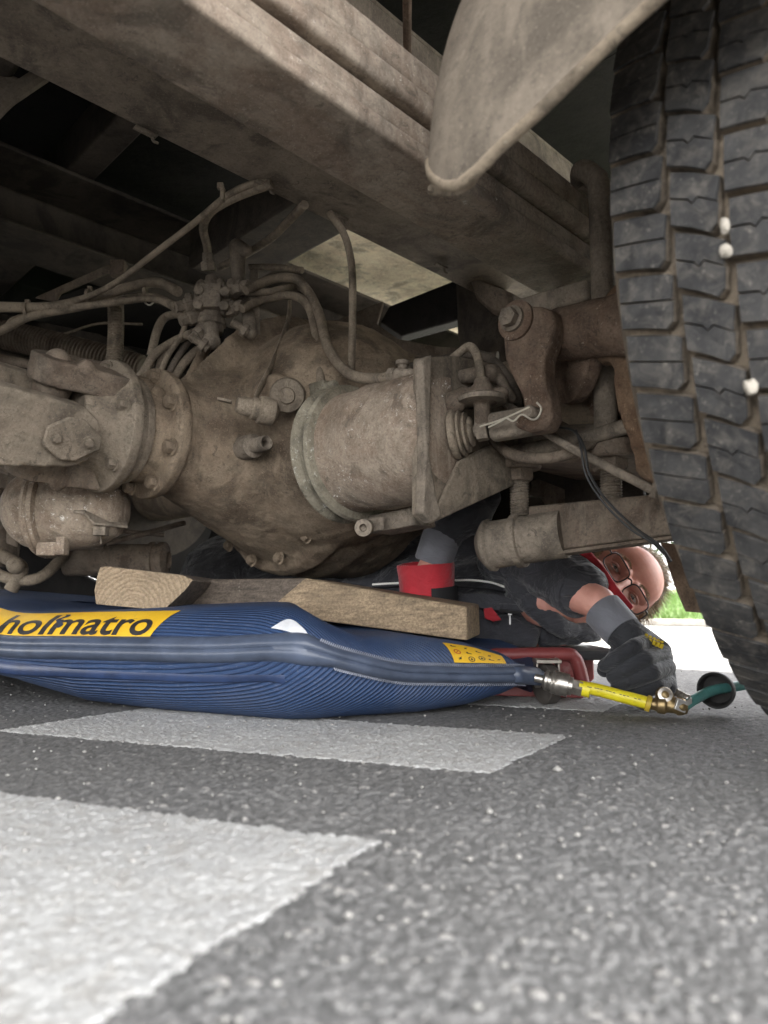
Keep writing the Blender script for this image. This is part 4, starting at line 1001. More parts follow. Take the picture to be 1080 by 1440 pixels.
for sg, nm in ((1, 'upper_shell'), (-1, 'lower_shell')):
    vs, fs, uv = bag_half(sg)
    o = mk(nm, (vs, fs), mbag, bag, ang=80)
    l = o.data.uv_layers.new(name='ribs')
    idx = np.zeros(len(o.data.loops), np.int32); o.data.loops.foreach_get('vertex_index', idx)
    # mk keeps vertex order
    l.data.foreach_set('uv', np.array(uv)[idx].astype(np.float32).ravel())
# seam band: a thick lip with a groove
def band(x0, x1, prof, n=160):
    vs, fs = [], []; m = len(prof)
    for x in np.linspace(x0, x1, n+1):
        P = seam(x); I = inward(x); f = float(np.interp(x, [-150, 380, 430, 470, 640, 735, 762], [1.25, 1.25, 1.45, 1, .9, .95, .75]))
        for (o_, z_) in prof: vs.append(P - I*o_ + ZZ*z_*f)
    for i in range(n):
        for k in range(m): fs.append((i*m+k, i*m+(k+1) % m, (i+1)*m+(k+1) % m, (i+1)*m+k))
    fs += [tuple(range(m)), tuple(range(n*m, n*m+m))]; return vs, fs
mk('seam_band', band(-150, 762, [(-.012, .016), (-.002, .0145), (.005, .0125), (.011, .008), (.0125, .004), (.0095, .001), (.0125, -.002), (.012, -.007), (.006, -.0125), (-.002, -.0145), (-.012, -.016)]), mnavy, bag, ang=70)
mk('smooth_strip', band(-150, 400, [(-.045, .002), (-.012, -.016), (-.004, -.020), (-.0035, -.034), (-.006, -.036), (-.05, -.03)]), simple('blue_smooth_rubber', (.016, .032, .085), .4, bump=.2, var=.4, vs=25), bag, ang=60)
mzip = simple('grey_thread', (.26, .28, .34), .55, .2, var=.3)
zg = []
for x in np.arange(452, 738, 2.7):
    for sg in (1, -1):
        if sg < 0 and x < 470: continue
        P = bagpt(x, sg*.0155, .0012) if False else seam(x)-inward(x)*.0015+ZZ*sg*.0150*float(np.interp(x, [452, 470, 640, 735], [1.15, 1, .9, .95]))
        zg.append(box(P, .0008, .0035, .0022, (seam(x+1)-seam(x-1)).normalized(), YY, (ZZ+XX*.5*sg).normalized()))
mk('stitching', zg, mzip, bag, kind='stuff', flat=True)
# nose block at the tip
tipP = seam(757); 
mk('corner_nozzle', [cap(seam(722)-inward(722)*.004, seam(758), .014, .012, 18), box(seam(742), .022, .010, .0135, (seam(762)-seam(722)).normalized(), YY, ZZ)], mnavy, bag, remesh=.002, smooth=3)
# printed label wrapped over the upper front
def wrapgrid(fn, nu, nv, mat, name, parent=bag, thick=.0006):
    vs, fs = [], []
    for i in range(nu+1):
        for j in range(nv+1): vs.append(fn(i/nu, j/nv))
    for i in range(nu):
        for j in range(nv): a = i*(nv+1)+j; fs.append((a, a+1, a+nv+2, a+nv+1))
    o = mk(name, (vs, fs), mat, parent, ang=80); return o
def yel_mat():
    t = NT('yellow_label_vinyl'); n = t.noise(12, 7, .7); f = t.noise(160, 6, .75)
    c = t.mix(t.ramp(n, [(.35, 0.), (.68, 1.)]), (.58, .33, .012), (.74, .46, .022))
    c = t.mix(t.ramp(f, [(.58, 0.), (.68, .6)]), c, (.30, .20, .06))
    s = t.noise(30, 8, .8, stretch=(.3, 1, 5), dist=1); c = t.mix(t.ramp(s, [(.62, 0.), (.68, .7)]), c, (.12, .09, .05))
    return t.out(c, .55, t.bump(f, .2, .0005))
myel = yel_mat(); mblk = simple('black_print', (.022, .020, .02), .5, var=.4, vs=80)
A0, A1 = .0175, .083
def labpt(x, a, off=.0009): 
    return bagpt(x, a, off)
wrapgrid(lambda u_, v_: labpt(-48+(283-26*(1-v_))*u_, A0+(A1-A0)*v_), 90, 16, myel, 'name_label')
wrapgrid(lambda u_, v_: labpt(-52+(287-26)*u_, A0-.0016+.0018*v_, .0012), 90, 1, mblk, 'label_border')
def text_mesh(txt, size, shear=.25, offset=0.0, font=None, ext=0):
    cu = bpy.data.curves.new('lettering', 'FONT'); cu.body = txt; cu.size = size; cu.shear = shear; cu.offset = offset; cu.resolution_u = 4; cu.extrude = ext
    o = bpy.data.objects.new('lettering', cu); C.objects.link(o); dg = bpy.context.evaluated_depsgraph_get(); dg.update()
    me = bpy.data.meshes.new_from_object(o.evaluated_get(dg)); C.objects.unlink(o); bpy.data.objects.remove(o)
    b = bmesh.new(); b.from_mesh(me)
    bmesh.ops.triangulate(b, faces=b.faces)
    bmesh.ops.subdivide_edges(b, edges=[e for e in b.edges if e.calc_length() > size*.12], cuts=2, use_grid_fill=False)
    bmesh.ops.triangulate(b, faces=b.faces); b.to_mesh(me); b.free()
    return [v.co.copy() for v in me.vertices], [tuple(p.vertices) for p in me.polygons]
tv, tf = text_mesh('holmatro', 1.0, .22, .018)
wx = max(v.x for v in tv); 
mk('lettering', ([labpt(-10+(v.x/wx)*218, A0+.004+v.y*.068, .0016) for v in tv], tf), mblk, bag, flat=True)
# worn scrape across the label
wrapgrid(lambda u_, v_: labpt(72+6*u_+4*sin(v_*9), A0+.016+.036*v_, .0020), 2, 14, simple('worn_scuff', (.02, .03, .06), .6), 'scuff')
# white crescent mark near the fold
def cres(u_, v_):
    x = 380+62*u_; a = .026+.027*sin(pi*min(1, u_*1.05))*v_+.004*(1-u_)-.010*u_
    return bagpt(x, a, .0012)
wrapgrid(cres, 26, 6, simple('white_patch', (.55, .56, .58), .6, var=.15, vs=60), 'white_mark')
# warning label at the right end
def wl(u_, v_, off=.0009):
    x = 640+72*u_; a = .0165+.043*v_*(1-.62*u_**1.6)
    return bagpt(x, a, off)
wrapgrid(wl, 24, 12, myel, 'warning_label')
mred = simple('red_print', (.33, .03, .02), .5, var=.3, vs=80)
ic = []
def disc_icon(cu_, cv_, r_, kind_):
    g = []
    def P(a, b): return wl(cu_+a*r_*.55, cv_+b*r_*1.0, .0016)
    if kind_ in (0, 2):
        n = 14; vs = [P(cos(2*pi*i/n), sin(2*pi*i/n)) for i in range(n)]+[P(.72*cos(2*pi*i/n), .72*sin(2*pi*i/n)) for i in range(n)]
        g.append((vs, [(i, (i+1) % n, n+(i+1) % n, n+i) for i in range(n)]))
    if kind_ in (0, 1): g.append(([P(-.6, -.45), P(-.45, -.6), P(.6, .45), P(.45, .6)], [(0, 1, 2, 3)]))
    if kind_ in (1, 2): g.append(([P(-.3, -.4), P(.3, -.4), P(.35, 0), P(0, .45), P(-.35, 0)], [(0, 1, 2, 3, 4)]))
    if kind_ == 3: g.append(([P(-.7, -.2), P(.7, -.35), P(.7, .0), P(-.1, .1), P(-.3, .6), P(-.7, .5)], [(0, 1, 2, 3, 4, 5)]))
    return g
gr_, gk_ = [], []
for i, (cu_, cv_, k_) in enumerate([(.14, .78, 3), (.14, .48, 0), (.14, .18, 1), (.36, .74, 1), (.36, .45, 3), (.36, .16, 2), (.57, .62, 3), (.57, .24, 2), (.74, .50, 1), (.74, .2, 3), (.88, .3, 1)]):
    (gr_ if k_ == 0 else gk_).extend(disc_icon(cu_, cv_, .12, k_))
mk('pictograms', gr_, mred, bag, flat=True); mk('pictograms', gk_, mblk, bag, flat=True, kind='stuff')

# ================================================================== TIMBER
def wood_mat(name, light, dark_, vec, grain=(1, 14, 14), rings=False, stain=.5):
    t = NT(name)
    if rings:
        wv = t.n.new('ShaderNodeTexWave'); wv.wave_type = 'RINGS'; wv.rings_direction = 'Y'; wv.inputs['Scale'].default_value = 40; wv.inputs['Distortion'].default_value = 5; wv.inputs['Detail'].default_value = 3; wv.inputs['Detail Scale'].default_value = 1.5
        mp = t.n.new('ShaderNodeMapping'); mp.inputs['Location'].default_value = (.02, 0, .035); t.link(t.co.outputs['Object'], mp.inputs[0]); t.link(mp.outputs[0], wv.inputs[0])
        g = wv.outputs['Fac']
    else: g = t.noise(12, 9, .72, stretch=grain, dist=.3)
    b = t.noise(9, 6, .6); f = t.noise(240, 5, .7)
    c = t.mix(t.ramp(g, [(.32, 0.), (.66, 1.)]), dark_, light)
    c = t.mix(t.ramp(b, [(.5, 0.), (.7, stain)]), c, tuple(x*.35 for x in light))
    c = t.mix(t.ramp(f, [(.42, .4), (.55, 0.)]), c, tuple(x*.3 for x in dark_))
    k = t.noise(40, 8, .8); c = t.mix(t.ramp(k, [(.66, 0.), (.70, .8)]), c, (.55, .5, .42))
    n = t.bump(g, .8, .002); n = t.bump(f, .4, .0007, n)
    return t.out(c, .8, n)
wl_ = wood_mat('weathered_beam', (.42, .315, .20), (.15, .108, .07), None, (.8, 9, 11))
wd_ = wood_mat('dirty_sawn_beam', (.17, .135, .105), (.05, .04, .032), None, (2.5, 5, 14), stain=.6)
we_ = wood_mat('end_grain', (.33, .25, .165), (.275, .205, .13), None, rings=True, stain=.6)
def solid(name, front, back_, mats, parent, fm=None, **k):
    """two matching loops of points"""
    n = len(front); vs = [Vector(p) for p in front+back_]
    fs = [tuple(range(n)), tuple(range(2*n-1, n-1, -1))]+[(i, (i+1) % n, n+(i+1) % n, n+i) for i in range(n)]
    return vs, fs
# long light beam: front face, mitred dark end on its left
TL, TR, BR, BL = PY(430, 813, 1.24), PY(656, 853, 1.145), PY(657, 901, 1.14), PY(372, 862, 1.235)
ML, MB = PY(268, 815, 1.34), PY(228, 860, 1.33)
bk = Vector((.035, .11, .004))
vs = [TL, TR, BR, BL, ML, MB, TL+bk*.0+Vector((-.02, .12, .0)), TR+bk, BR+bk, MB+Vector((.05, .12, 0)), ML+Vector((.05, .12, 0))]
beam = thing('timber_beam', 'long pale weathered timber beam sloping right across the blue bag', 'timber', (BR+BL)/2)
def sub_mesh(me_name, vs, quads, mats, midx, parent, bev=.003):
    o = mk(me_name, (vs, quads), mats, parent, bevel=bev, segs=2)
    o.data.polygons.foreach_set('material_index', midx); 
    return o
o = sub_mesh('beam', [TL, TR, BR, BL, ML, MB, TR+bk, BR+bk, TL+Vector((.03, .13, .0)), ML+Vector((.06, .10, 0)), MB+Vector((.06, .10, 0)), BL+Vector((.03, .13, 0))],
 [(0, 1, 2, 3), (4, 0, 3, 5), (0, 4, 9, 8), (1, 0, 8, 6), (1, 6, 7, 2), (6, 8, 11, 7), (8, 9, 10, 11), (9, 4, 5, 10), (3, 2, 7, 11), (5, 3, 11, 10)], [wl_, wd_], [0, 1, 1, 0, 0, 0, 0, 0, 0, 0], beam)
# block with end grain
fr = [PY(140, 797, 1.20), PY(150, 796, 1.2), PY(255, 808, 1.20), PY(272, 815, 1.20), PY(262, 828, 1.19), PY(232, 857, 1.185), PY(205, 856, 1.18), PY(134, 850, 1.185), PY(132, 830, 1.19), PY(136, 810, 1.195)]
blk = mk('timber_block', solid('x', fr, [p+Vector((.01, .38, .0)) for p in fr], None, None), [we_, wd_], None, bevel=.0025)
blk.data.polygons.foreach_set('material_index', [0, 0]+[1]*len(fr))
tag(blk, 'short timber block on the bag with its ringed end grain facing out', 'timber')
off = mk('timber_offcut', [box(PY(512, 896, 1.24), .045, .03, .009)], wl_, None, bevel=.002)
tag(off, 'small thin wood offcut peeking out beneath the long beam', 'timber')
spl = mk('wood_splinter', [prism([PY(505, 900, 1.0), PY(505, 900, 1.0)+XX*.01, PY(505, 900, 1.0)+XX*.005+ZZ*.001], YY*.001)], wl_, None) if False else None

# ================================================================== CREEPER BOARD
def redm():
    t = NT('chipped_red_paint'); n = t.noise(30, 8, .75); b = t.noise(6, 5, .6); f = t.noise(120, 5, .8)
    c = t.mix(t.ramp(b, [(.35, 0.), (.7, 1.)]), (.17, .032, .032), (.28, .062, .058))
    c = t.mix(t.ramp(n, [(.56, 0.), (.66, .6)]), c, (.30, .16, .15)); c = t.mix(t.ramp(f, [(.62, 0.), (.7, .6)]), c, (.08, .04, .04))
    return t.out(c, .5, t.bump(n, .3, .001))
mrp = redm()
crp = thing('creeper_board', 'worn red steel creeper frame on casters under the lying mechanic', 'creeper', Vector((.2, 1.45, 0)))
yc = 1.235
mk('side_rail', [tube(pth([(694, 922, yc+.01), (705, 921, yc), (790, 920, yc-.005), (806, 924, yc-.005), (814, 940, yc-.005), (822, 975, yc-.005)]), .0155, 16, 8, flat=(1, .75))], mrp, crp)
mk('rail_web', [prism(pth([(694, 926, yc-.004), (802, 926, yc-.004), (813, 972, yc-.004), (694, 968, yc-.004)]), YY*.004)], mrp, crp, bevel=.001)
mk('lower_flange', [prism(pth([(680, 964, yc), (815, 968, yc-.005), (822, 982, yc-.005), (680, 978, yc)]), YY*.012)], mrp, crp, bevel=.002)
mk('cross_rail', [prism(pth([(812, 912, 1.33), (835, 913, 1.33), (836, 955, 1.33), (826, 963, 1.33), (812, 962, 1.33)]), YY*.02)], mrp, crp, bevel=.003)
mk('headboard', [box(PY(720, 914, 1.42), .17, .16, .008)], simple('black_vinyl', (.03, .03, .032), .5), crp, bevel=.004)
for (px, py, y) in ((770, 966, 1.165), (640, 930, 1.75)):
    wc = PY(px, py, y); wc.z = .034
    wh = mk('caster_wheel', [lathe(wc-Vector((.0135, .004, 0)), Vector((.95, .3, 0)), [(0, .020), (.001, .027), (.005, .0315), (.022, .0315), (.026, .027), (.027, .018)], 32)], simple('caster_rubber', (.06, .052, .045), .7, bump=.3), crp)
    mk('caster_fork', [box(wc+Vector((0, 0, .036)), .020, .018, .003), box(wc+Vector((-.018, 0, .022)), .0018, .012, .018), box(wc+Vector((.018, .006, .022)), .0018, .012, .018), lathe(wc+Vector((-.021, -.004, 0)), XX, [(0, .006), (.042, .006)], 12)], simple('caster_steel', (.35, .32, .28), .4, .7), crp, bevel=.001)

# ================================================================== AIR LINE
mchr = simple('nickel_coupling', (.42, .39, .35), .32, .85, bump=.2, var=.4, vs=70)
line = thing('air_line', 'yellow air hose with nickel coupling screwed to the bag corner', 'air hose', PY(860, 985, 1.08))
a, b = PY(752, 953, 1.105), PY(816, 968, 1.085); dv = (b-a)
mk('coupling', [lathe(a, dv, [(0, .006), (.012, .006), (.0125, .010), (.016, .015), (.020, .0152), (.0205, .0125), (.025, .0125), (.0255, .0165), (.028, .0175), (.031, .0165), (.0325, .0172), (.036, .0175), (.050, .017), (.0505, .0135), (.056, .0135), (.0565, .011)], 32), lathe(a+dv.normalized()*.0565, dv, [(0, .0122), (.014, .0122)], 6)], mchr, line, ang=30)
yh = [(810, 966, 1.087), (835, 969, 1.078), (870, 978, 1.065), (912, 989, 1.05)]
def yhm():
    t = NT('yellow_hose'); n = t.noise(25, 7, .7); c = t.mix(t.ramp(n, [(.4, 0.), (.65, 1.)]), (.62, .52, .015), (.78, .68, .03))
    c = t.mix(t.ramp(t.noise(130, 5, .8), [(.6, 0.), (.68, .5)]), c, (.3, .25, .08)); return t.out(c, .4)
myh = yhm()
mk('yellow_hose', [tube(pth(yh), .0092, 16, 8)], myh, line)
mk('ferrule', [lathe(PY(814, 967, 1.086), dv, [(0, .0112), (.016, .0112), (.017, .0095)], 20)], myh, line)
mk('ferrule', [lathe(PY(908, 988, 1.051), PY(914, 990, 1.049)-PY(908, 988, 1.051), [(0, .0098), (.001, .0118), (.007, .0118), (.0075, .007)], 20)], simple('mustard_ring', (.42, .30, .03), .5), line)
pp = catmull(pth(yh), 8); mg = []
for i in range(5, 22, 1):
    if i % 4 == 3: continue
    dd_ = (pp[i+1]-pp[i]).normalized(); mg.append(box(pp[i]-YY*.0088+ZZ*.0025, .0017, .0006, .0006, dd_, YY, ZZ))
mk('printed_marks', mg, mblk, line, flat=True, kind='stuff')
# hand valve and teal hose
hv = thing('hose_valve', 'small brass and steel shut-off fitting gripped by the black glove on the road', 'valve', PY(935, 990, 1.05))
mbr = simple('dirty_brass', (.30, .22, .11), .4, .8, var=.4, vs=80, bump=.2)
g = [lathe(PY(914, 990, 1.05), PY(964, 994, 1.035)-PY(914, 990, 1.05), [(0, .008), (.008, .009), (.010, .012), (.020, .013), (.022, .010), (.034, .0105), (.036, .013), (.044, .012), (.050, .009)], 20), cap(PY(934, 978, 1.05), PY(945, 993, 1.04), .0125, .010)]
mk('valve_body', g, mbr, hv, remesh=.0014, smooth=1)
mk('port', [lathe(PY(935, 978, 1.045), -YY+ZZ*.3-XX*.3, [(0, .010), (.008, .010), (.0085, .0055), (.004, .005)], 18)], mchr, hv)
mk('valve_screw', [thread(PY(950, 973, 1.05), PY(965, 981, 1.045), .006, .003), ball(PY(967, 982, 1.044), .006)], mchr, hv)
mk('lever_clip', [box(PY(957, 992, 1.03), .008, .004, .008, (XX-ZZ*.4).normalized(), YY, (ZZ+XX*.4).normalized()), box(PY(964, 990, 1.03), .010, .003, .004, (XX+ZZ*.6).normalized(), YY, ZZ)], simple('steel_clip', (.55, .54, .52), .35, .7), hv, bevel=.001)
th = thing('teal_hose', 'teal air hose passing through a black rubber cup beside the tyre', 'hose', PY(1010, 985, 1.06))
tp = [(962, 993, 1.035), (978, 983, 1.045), (1000, 972, 1.06), (1025, 967, 1.07), (1080, 962, 1.10), (1180, 975, 1.16)]
mk('hose', [tube(pth(tp), .0072, 16, 8)], simple('teal_rubber', (.08, .25, .24), .45, var=.3, vs=40), th)
cc = PY(1006, 971, 1.065); cd_ = (PY(1030, 967, 1.072)-PY(1000, 972, 1.06)).normalized(); cd_ = (cd_+Vector((0, .9, 0))*.9).normalized()
mk('rubber_cup', [lathe(cc, cd_, [(.030, .008), (.026, .015), (.020, .0215), (.010, .0255), (0, .0265), (-.002, .0255), (-.001, .0235), (.012, .020), (.018, .012), (.019, .0075)], 40)], simple('black_rubber_cup', (.035, .034, .034), .6, bump=.3, var=.4, vs=50), th)
# ================================================================== MECHANIC
person = thing('person', 'mechanic in black and red jacket and glasses lying on his side under the truck', 'person', Vector((.25, 1.5, .09)))
def skin_mat():
    t = NT('skin'); n = t.noise(18, 6, .6); f = t.noise(260, 4, .6)
    c = t.mix(t.ramp(n, [(.38, 0.), (.66, 1.)]), (.58, .265, .205), (.72, .375, .305))
    m_ = t.out(c, .48, t.bump(f, .15, .0006)); t.b.inputs['Subsurface Weight'].default_value = .12; t.b.inputs['Subsurface Radius'].default_value = (1, .35, .2); t.b.inputs['Subsurface Scale'].default_value = .006
    return m_
mskin = skin_mat()
def cloth(name, col, var=.3, fold=.8):
    t = NT(name); n = t.noise(12, 6, .6); wv = t.noise(14, 4, .55, stretch=(1, 1, 2.2), dist=1.2); f = t.noise(700, 2, .5)
    c = t.mix(t.ramp(n, [(.35, 0.), (.7, 1.)]), tuple(x*(1-var) for x in col), tuple(x*(1+var) for x in col))
    nn = t.bump(wv, fold, .02); nn = t.bump(f, .25, .0006, nn)
    m_ = t.out(c, .78, nn); t.b.inputs['Sheen Weight'].default_value = .25; return m_
mj = cloth('black_jacket_cloth', (.042, .043, .052)); mr = cloth('red_cloth', (.42, .018, .030), .2, .4)
mknit = cloth('grey_knit', (.17, .175, .20), .2, .3); mgl = cloth('black_coated_glove', (.028, .030, .036), .4, .5)
mtr = cloth('dark_trousers', (.012, .012, .015))
# head frame
U_ = Vector((.885, .10, .455)).normalized(); F_ = Vector((-.10, -1, .02)); F_ = (F_-U_*F_.dot(U_)).normalized(); R_ = F_.cross(U_).normalized()
hc = PY(879, 820, 1.345)-F_*.088
def hp(x, y, z): return hc+R_*x+F_*y+U_*z
HR = Matrix((R_, F_, U_)).transposed().to_3x3()
def hball(x, y, z, rx, ry, rz, n=28, m=20): return ball(hp(x, y, z), 1, rx, ry, rz, n, m, HR)
def hcap(a, b, r0, r1): return cap(hp(*a), hp(*b), r0, r1, 18)
g = [hball(0, -.018, .035, .076, .094, .084), hball(0, .012, -.030, .066, .078, .080), hball(0, .030, .048, .064, .056, .052),
     hcap((-.02, .058, -.100), (.02, .058, -.100), .021, .021), hcap((-.045, .0, -.085), (-.012, .05, -.10), .024, .022), hcap((.045, .0, -.085), (.012, .05, -.10), .024, .022),
     hball(-.045, .052, -.030, .026, .026, .026), hball(.045, .052, -.030, .026, .026, .026),
     hcap((-.046, .066, .020), (-.014, .081, .017), .0095, .010), hcap((.046, .066, .020), (.014, .081, .017), .0095, .010),
     hcap((0, .083, .010), (0, .101, -.030), .0085, .0105), hball(0, .103, -.037, .012, .011, .010), hball(-.013, .094, -.040, .008, .009, .007), hball(.013, .094, -.040, .008, .009, .007),
     hcap((-.020, .082, -.064), (.020, .082, -.064), .0065, .0065), hcap((-.017, .080, -.073), (.017, .080, -.073), .0075, .0075), hball(0, .075, -.066, .03, .016, .02),
     hball(-.077, -.012, -.012, .010, .020, .032), hball(.077, -.012, -.012, .010, .020, .032),
     hcap((-.032, .064, .003), (-.032, .064, .003), .0155, .0155), hcap((.032, .064, .003), (.032, .064, .003), .0155, .0155)]
neck0 = hp(0, -.025, -.07); chest = PY(735, 850, 1.46)
g += [cap(neck0, hp(0, -.03, -.15), .058, .060), cap(hp(0, -.03, -.15), chest, .056, .050), cap(hp(.0, .03, -.085), PY(765, 845, 1.36), .035, .05)]
# arms (skin): right forearm, left wrist, and the torso core they hang from
g += [cap(chest, PY(600, 850, 1.62), .05, .06), cap(PY(745, 800, 1.40), PY(800, 830, 1.27), .04, .034), cap(PY(800, 830, 1.27), PY(842, 848, 1.215), .033, .029), cap(PY(842, 848, 1.215), PY(868, 880, 1.185), .029, .024)]
g += [cap(chest, PY(745, 800, 1.40), .045, .04), cap(PY(690, 860, 1.50), PY(605, 905, 1.38), .04, .032), cap(PY(605, 905, 1.38), PY(600, 820, 1.355), .032, .031), cap(PY(600, 820, 1.355), PY(622, 765, 1.345), .031, .025)]
body_ = mk('body', g, mskin, person, remesh=.0024, smooth=3)
# eyes
mew = simple('eye_white', (.62, .58, .55), .2, var=.05); miris = simple('iris', (.05, .07, .08), .15); mlid = simple('eyelid_skin', (.50, .25, .20), .5, var=.1)
for s_ in (-1, 1):
    e = mk('eye', [hball(s_*.032, .0700, .0025, .0112, .0118, .0062)], mew, person)
    base_of[e.name] = base_of[e.name]
    mk('iris', [hball(s_*.032+.001, .0780, .0016, .0048, .0044, .0048, 16, 10)], miris, e)
    arc = [hp(s_*.032+.0135*cos(a), .0765+.005*sin(a), .0020+.0056*sin(a)) for a in np.linspace(0, pi, 9)]
    mk('eyelid', [tube(arc, .0024, 8, 3)], mlid, e)
    arc = [hp(s_*.032+.0125*cos(a), .0765+.0035*sin(a), .0020-.0046*sin(a)) for a in np.linspace(0, pi, 9)]
    mk('eyelid', [tube(arc, .0016, 8, 3)], mlid, e)
# glasses
mfr = simple('dark_brown_frame', (.018, .012, .012), .35)
gls = []
def lensloop(s_, n=28):
    out = []
    for k in range(n):
        a = 2*pi*k/n; ca_, sa_ = cos(a), sin(a); ex = .55
        x = .0265*abs(ca_)**ex*(1 if ca_ > 0 else -1); z = .0185*abs(sa_)**ex*(1 if sa_ > 0 else -1)
        out.append(hp(s_*.0335+x, .101-.10*(abs(s_*.0335+x)**1.6)*.9, -.004+z))
    return out
frm = []
for s_ in (-1, 1):
    L_ = lensloop(s_); frm.append(tube(L_+[L_[0]], .0014, 8, 2))
frm.append(tube([hp(-.0075, .100, .004), hp(0, .103, .007), hp(.0075, .100, .004)], .0015, 8, 4))
for s_ in (-1, 1): frm.append(tube([hp(s_*.060, .092, .006), hp(s_*.070, .084, .006), hp(s_*.078, .02, .0), hp(s_*.080, -.02, -.006)], .0016, 8, 4))
gl = mk('glasses', frm, mfr, person)
tl = NT('lens_glass'); tl.out((.9, .86, .86), .03); tl.b.inputs['Transmission Weight'].default_value = 1; tl.b.inputs['IOR'].default_value = 1.45; tl.m.use_screen_refraction = False if hasattr(tl.m, 'use_screen_refraction') else False
for s_ in (-1, 1):
    L_ = lensloop(s_, 28); n = len(L_); c_ = sum(L_, Vector())/n
    vs = L_+[p+F_*-.0012 for p in L_]; fs = [tuple(range(n)), tuple(range(2*n-1, n-1, -1))]+[(i, (i+1) % n, n+(i+1) % n, n+i) for i in range(n)]
    mk('lens', (vs, fs), tl.m, gl, ang=40)
# eyebrows, stubble-free; hair
mh = simple('sandy_hair', (.25, .165, .085), .45, var=.6, vs=120)
hv_, hf_ = [], []
def strand(p, d, L, w_, bend):
    a, _ = basis(d); b0 = len(hv_); m = 4
    side = a*random.uniform(-1, 1)+d.cross(a)*random.uniform(-1, 1); side.normalize()
    for i in range(m+1):
        f = i/m; c_ = p+d*L*f+bend*(L*f*f); hv_.extend([c_-side*w_*(1-f*.8), c_+side*w_*(1-f*.8)])
    for i in range(m): k = b0+2*i; hf_.append((k, k+1, k+3, k+2))
rr_ = random.Random(3)
for k in range(20000):
    th_ = rr_.uniform(0, 2*pi); ph_ = rr_.uniform(0, 1)
    d = Vector((rr_.gauss(0, 1), rr_.gauss(0, 1), rr_.gauss(0, 1))).normalized()
    # hair grows on top, back and sides, not on the high forehead
    x, y, z = d.x*.078, d.y*.096-.018, d.z*.086+.035
    if z < -.03 or (y > .050-.35*abs(x) and z < .077) or (abs(x) > .05 and y > .03 and z < .07): continue
    if z < .03 and y > -.0: 
        if abs(x) < .06: continue
    p = hp(x, y, z); nrm = (R_*d.x+F_*d.y+U_*d.z)
    front = y > .0
    tg = (U_*.35-F_*.9+R_*rr_.uniform(-.4, .4)); tg = tg-nrm*tg.dot(nrm); dr = (tg+nrm*rr_.uniform(.02, .24)).normalized() if z > .03 else (nrm*.4-U_*.7+R_*rr_.uniform(-.2, .2)).normalized()
    strand(p, dr, rr_.uniform(.024, .046), .0006, Vector((rr_.uniform(-.3, .3), rr_.uniform(-.2, .2), -.35)))
for s_ in (-1, 1):
    for k in range(150):
        f = rr_.random(); p = hp(s_*(.014+.036*f), .0885-.014*f*f*1.2, .0225+.006*sin(f*pi)+rr_.uniform(-.003, .003)); strand(p, (R_*s_*.9+U_*.2+F_*.25).normalized(), .007, .0005, Vector())
mk('hair', (hv_, hf_), mh, person, flat=True)
mk('scalp', [hball(0, -.025, .040, .0768, .092, .0835)], simple('hair_roots', (.15, .10, .06), .7, var=.4, vs=160), person)
# jacket
g = [cap(PY(800, 868, 1.47), PY(700, 850, 1.52), .050, .098), cap(PY(700, 850, 1.52), PY(590, 845, 1.62), .10, .118), cap(PY(590, 845, 1.62), PY(500, 840, 1.78), .118, .13),
     cap(PY(770, 820, 1.47), PY(720, 780, 1.42), .06, .07), cap(PY(780, 880, 1.42), PY(690, 880, 1.40), .032, .04), cap(PY(735, 893, 1.38), PY(640, 895, 1.40), .03, .04), cap(PY(812, 893, 1.41), PY(770, 893, 1.40), .018, .026)]
# left shoulder / arm to the camera side
g += [cap(PY(700, 870, 1.47), PY(615, 905, 1.40), .075, .055), cap(PY(615, 905, 1.40), PY(602, 850, 1.365), .050, .042)]
g += [cap(PY(560, 800, 1.66), PY(735, 765, 1.56), .09, .075), cap(PY(735, 765, 1.56), PY(800, 790, 1.5), .07, .06), cap(PY(728, 822, 1.37), PY(748, 848, 1.34), .028, .024), cap(PY(748, 848, 1.34), PY(790, 884, 1.33), .024, .020), cap(PY(790, 884, 1.33), PY(838, 892, 1.36), .020, .014)]
jk = mk('jacket', g, mj, person, remesh=.005, smooth=8); lumpy(jk, .016, .035)
sl_ = mk('sleeve', [cap(PY(735, 778, 1.40), PY(775, 800, 1.33), .068, .062), cap(PY(775, 800, 1.33), PY(815, 826, 1.265), .060, .050), cap(PY(745, 830, 1.38), PY(770, 800, 1.36), .05, .05)], mj, person, remesh=.004, smooth=6); lumpy(sl_, .012, .035)
cufd = (PY(845, 850, 1.20)-PY(805, 828, 1.27)).normalized()
mk('sleeve_hem', [lathe(PY(812, 832, 1.262), cufd, [(-.02, .046), (.006, .047), (.010, .046), (.010, .040), (-.01, .038)], 36)], mj, person)
# red shoulder yoke by the chin
mk('red_collar', [tube(pth([(812, 768, 1.285), (824, 784, 1.275), (842, 806, 1.262), (860, 832, 1.25), (884, 858, 1.25)]), [.012, .014, .0145, .014, .011], 14, 8, flat=(.5, 1.0))], mr, person)
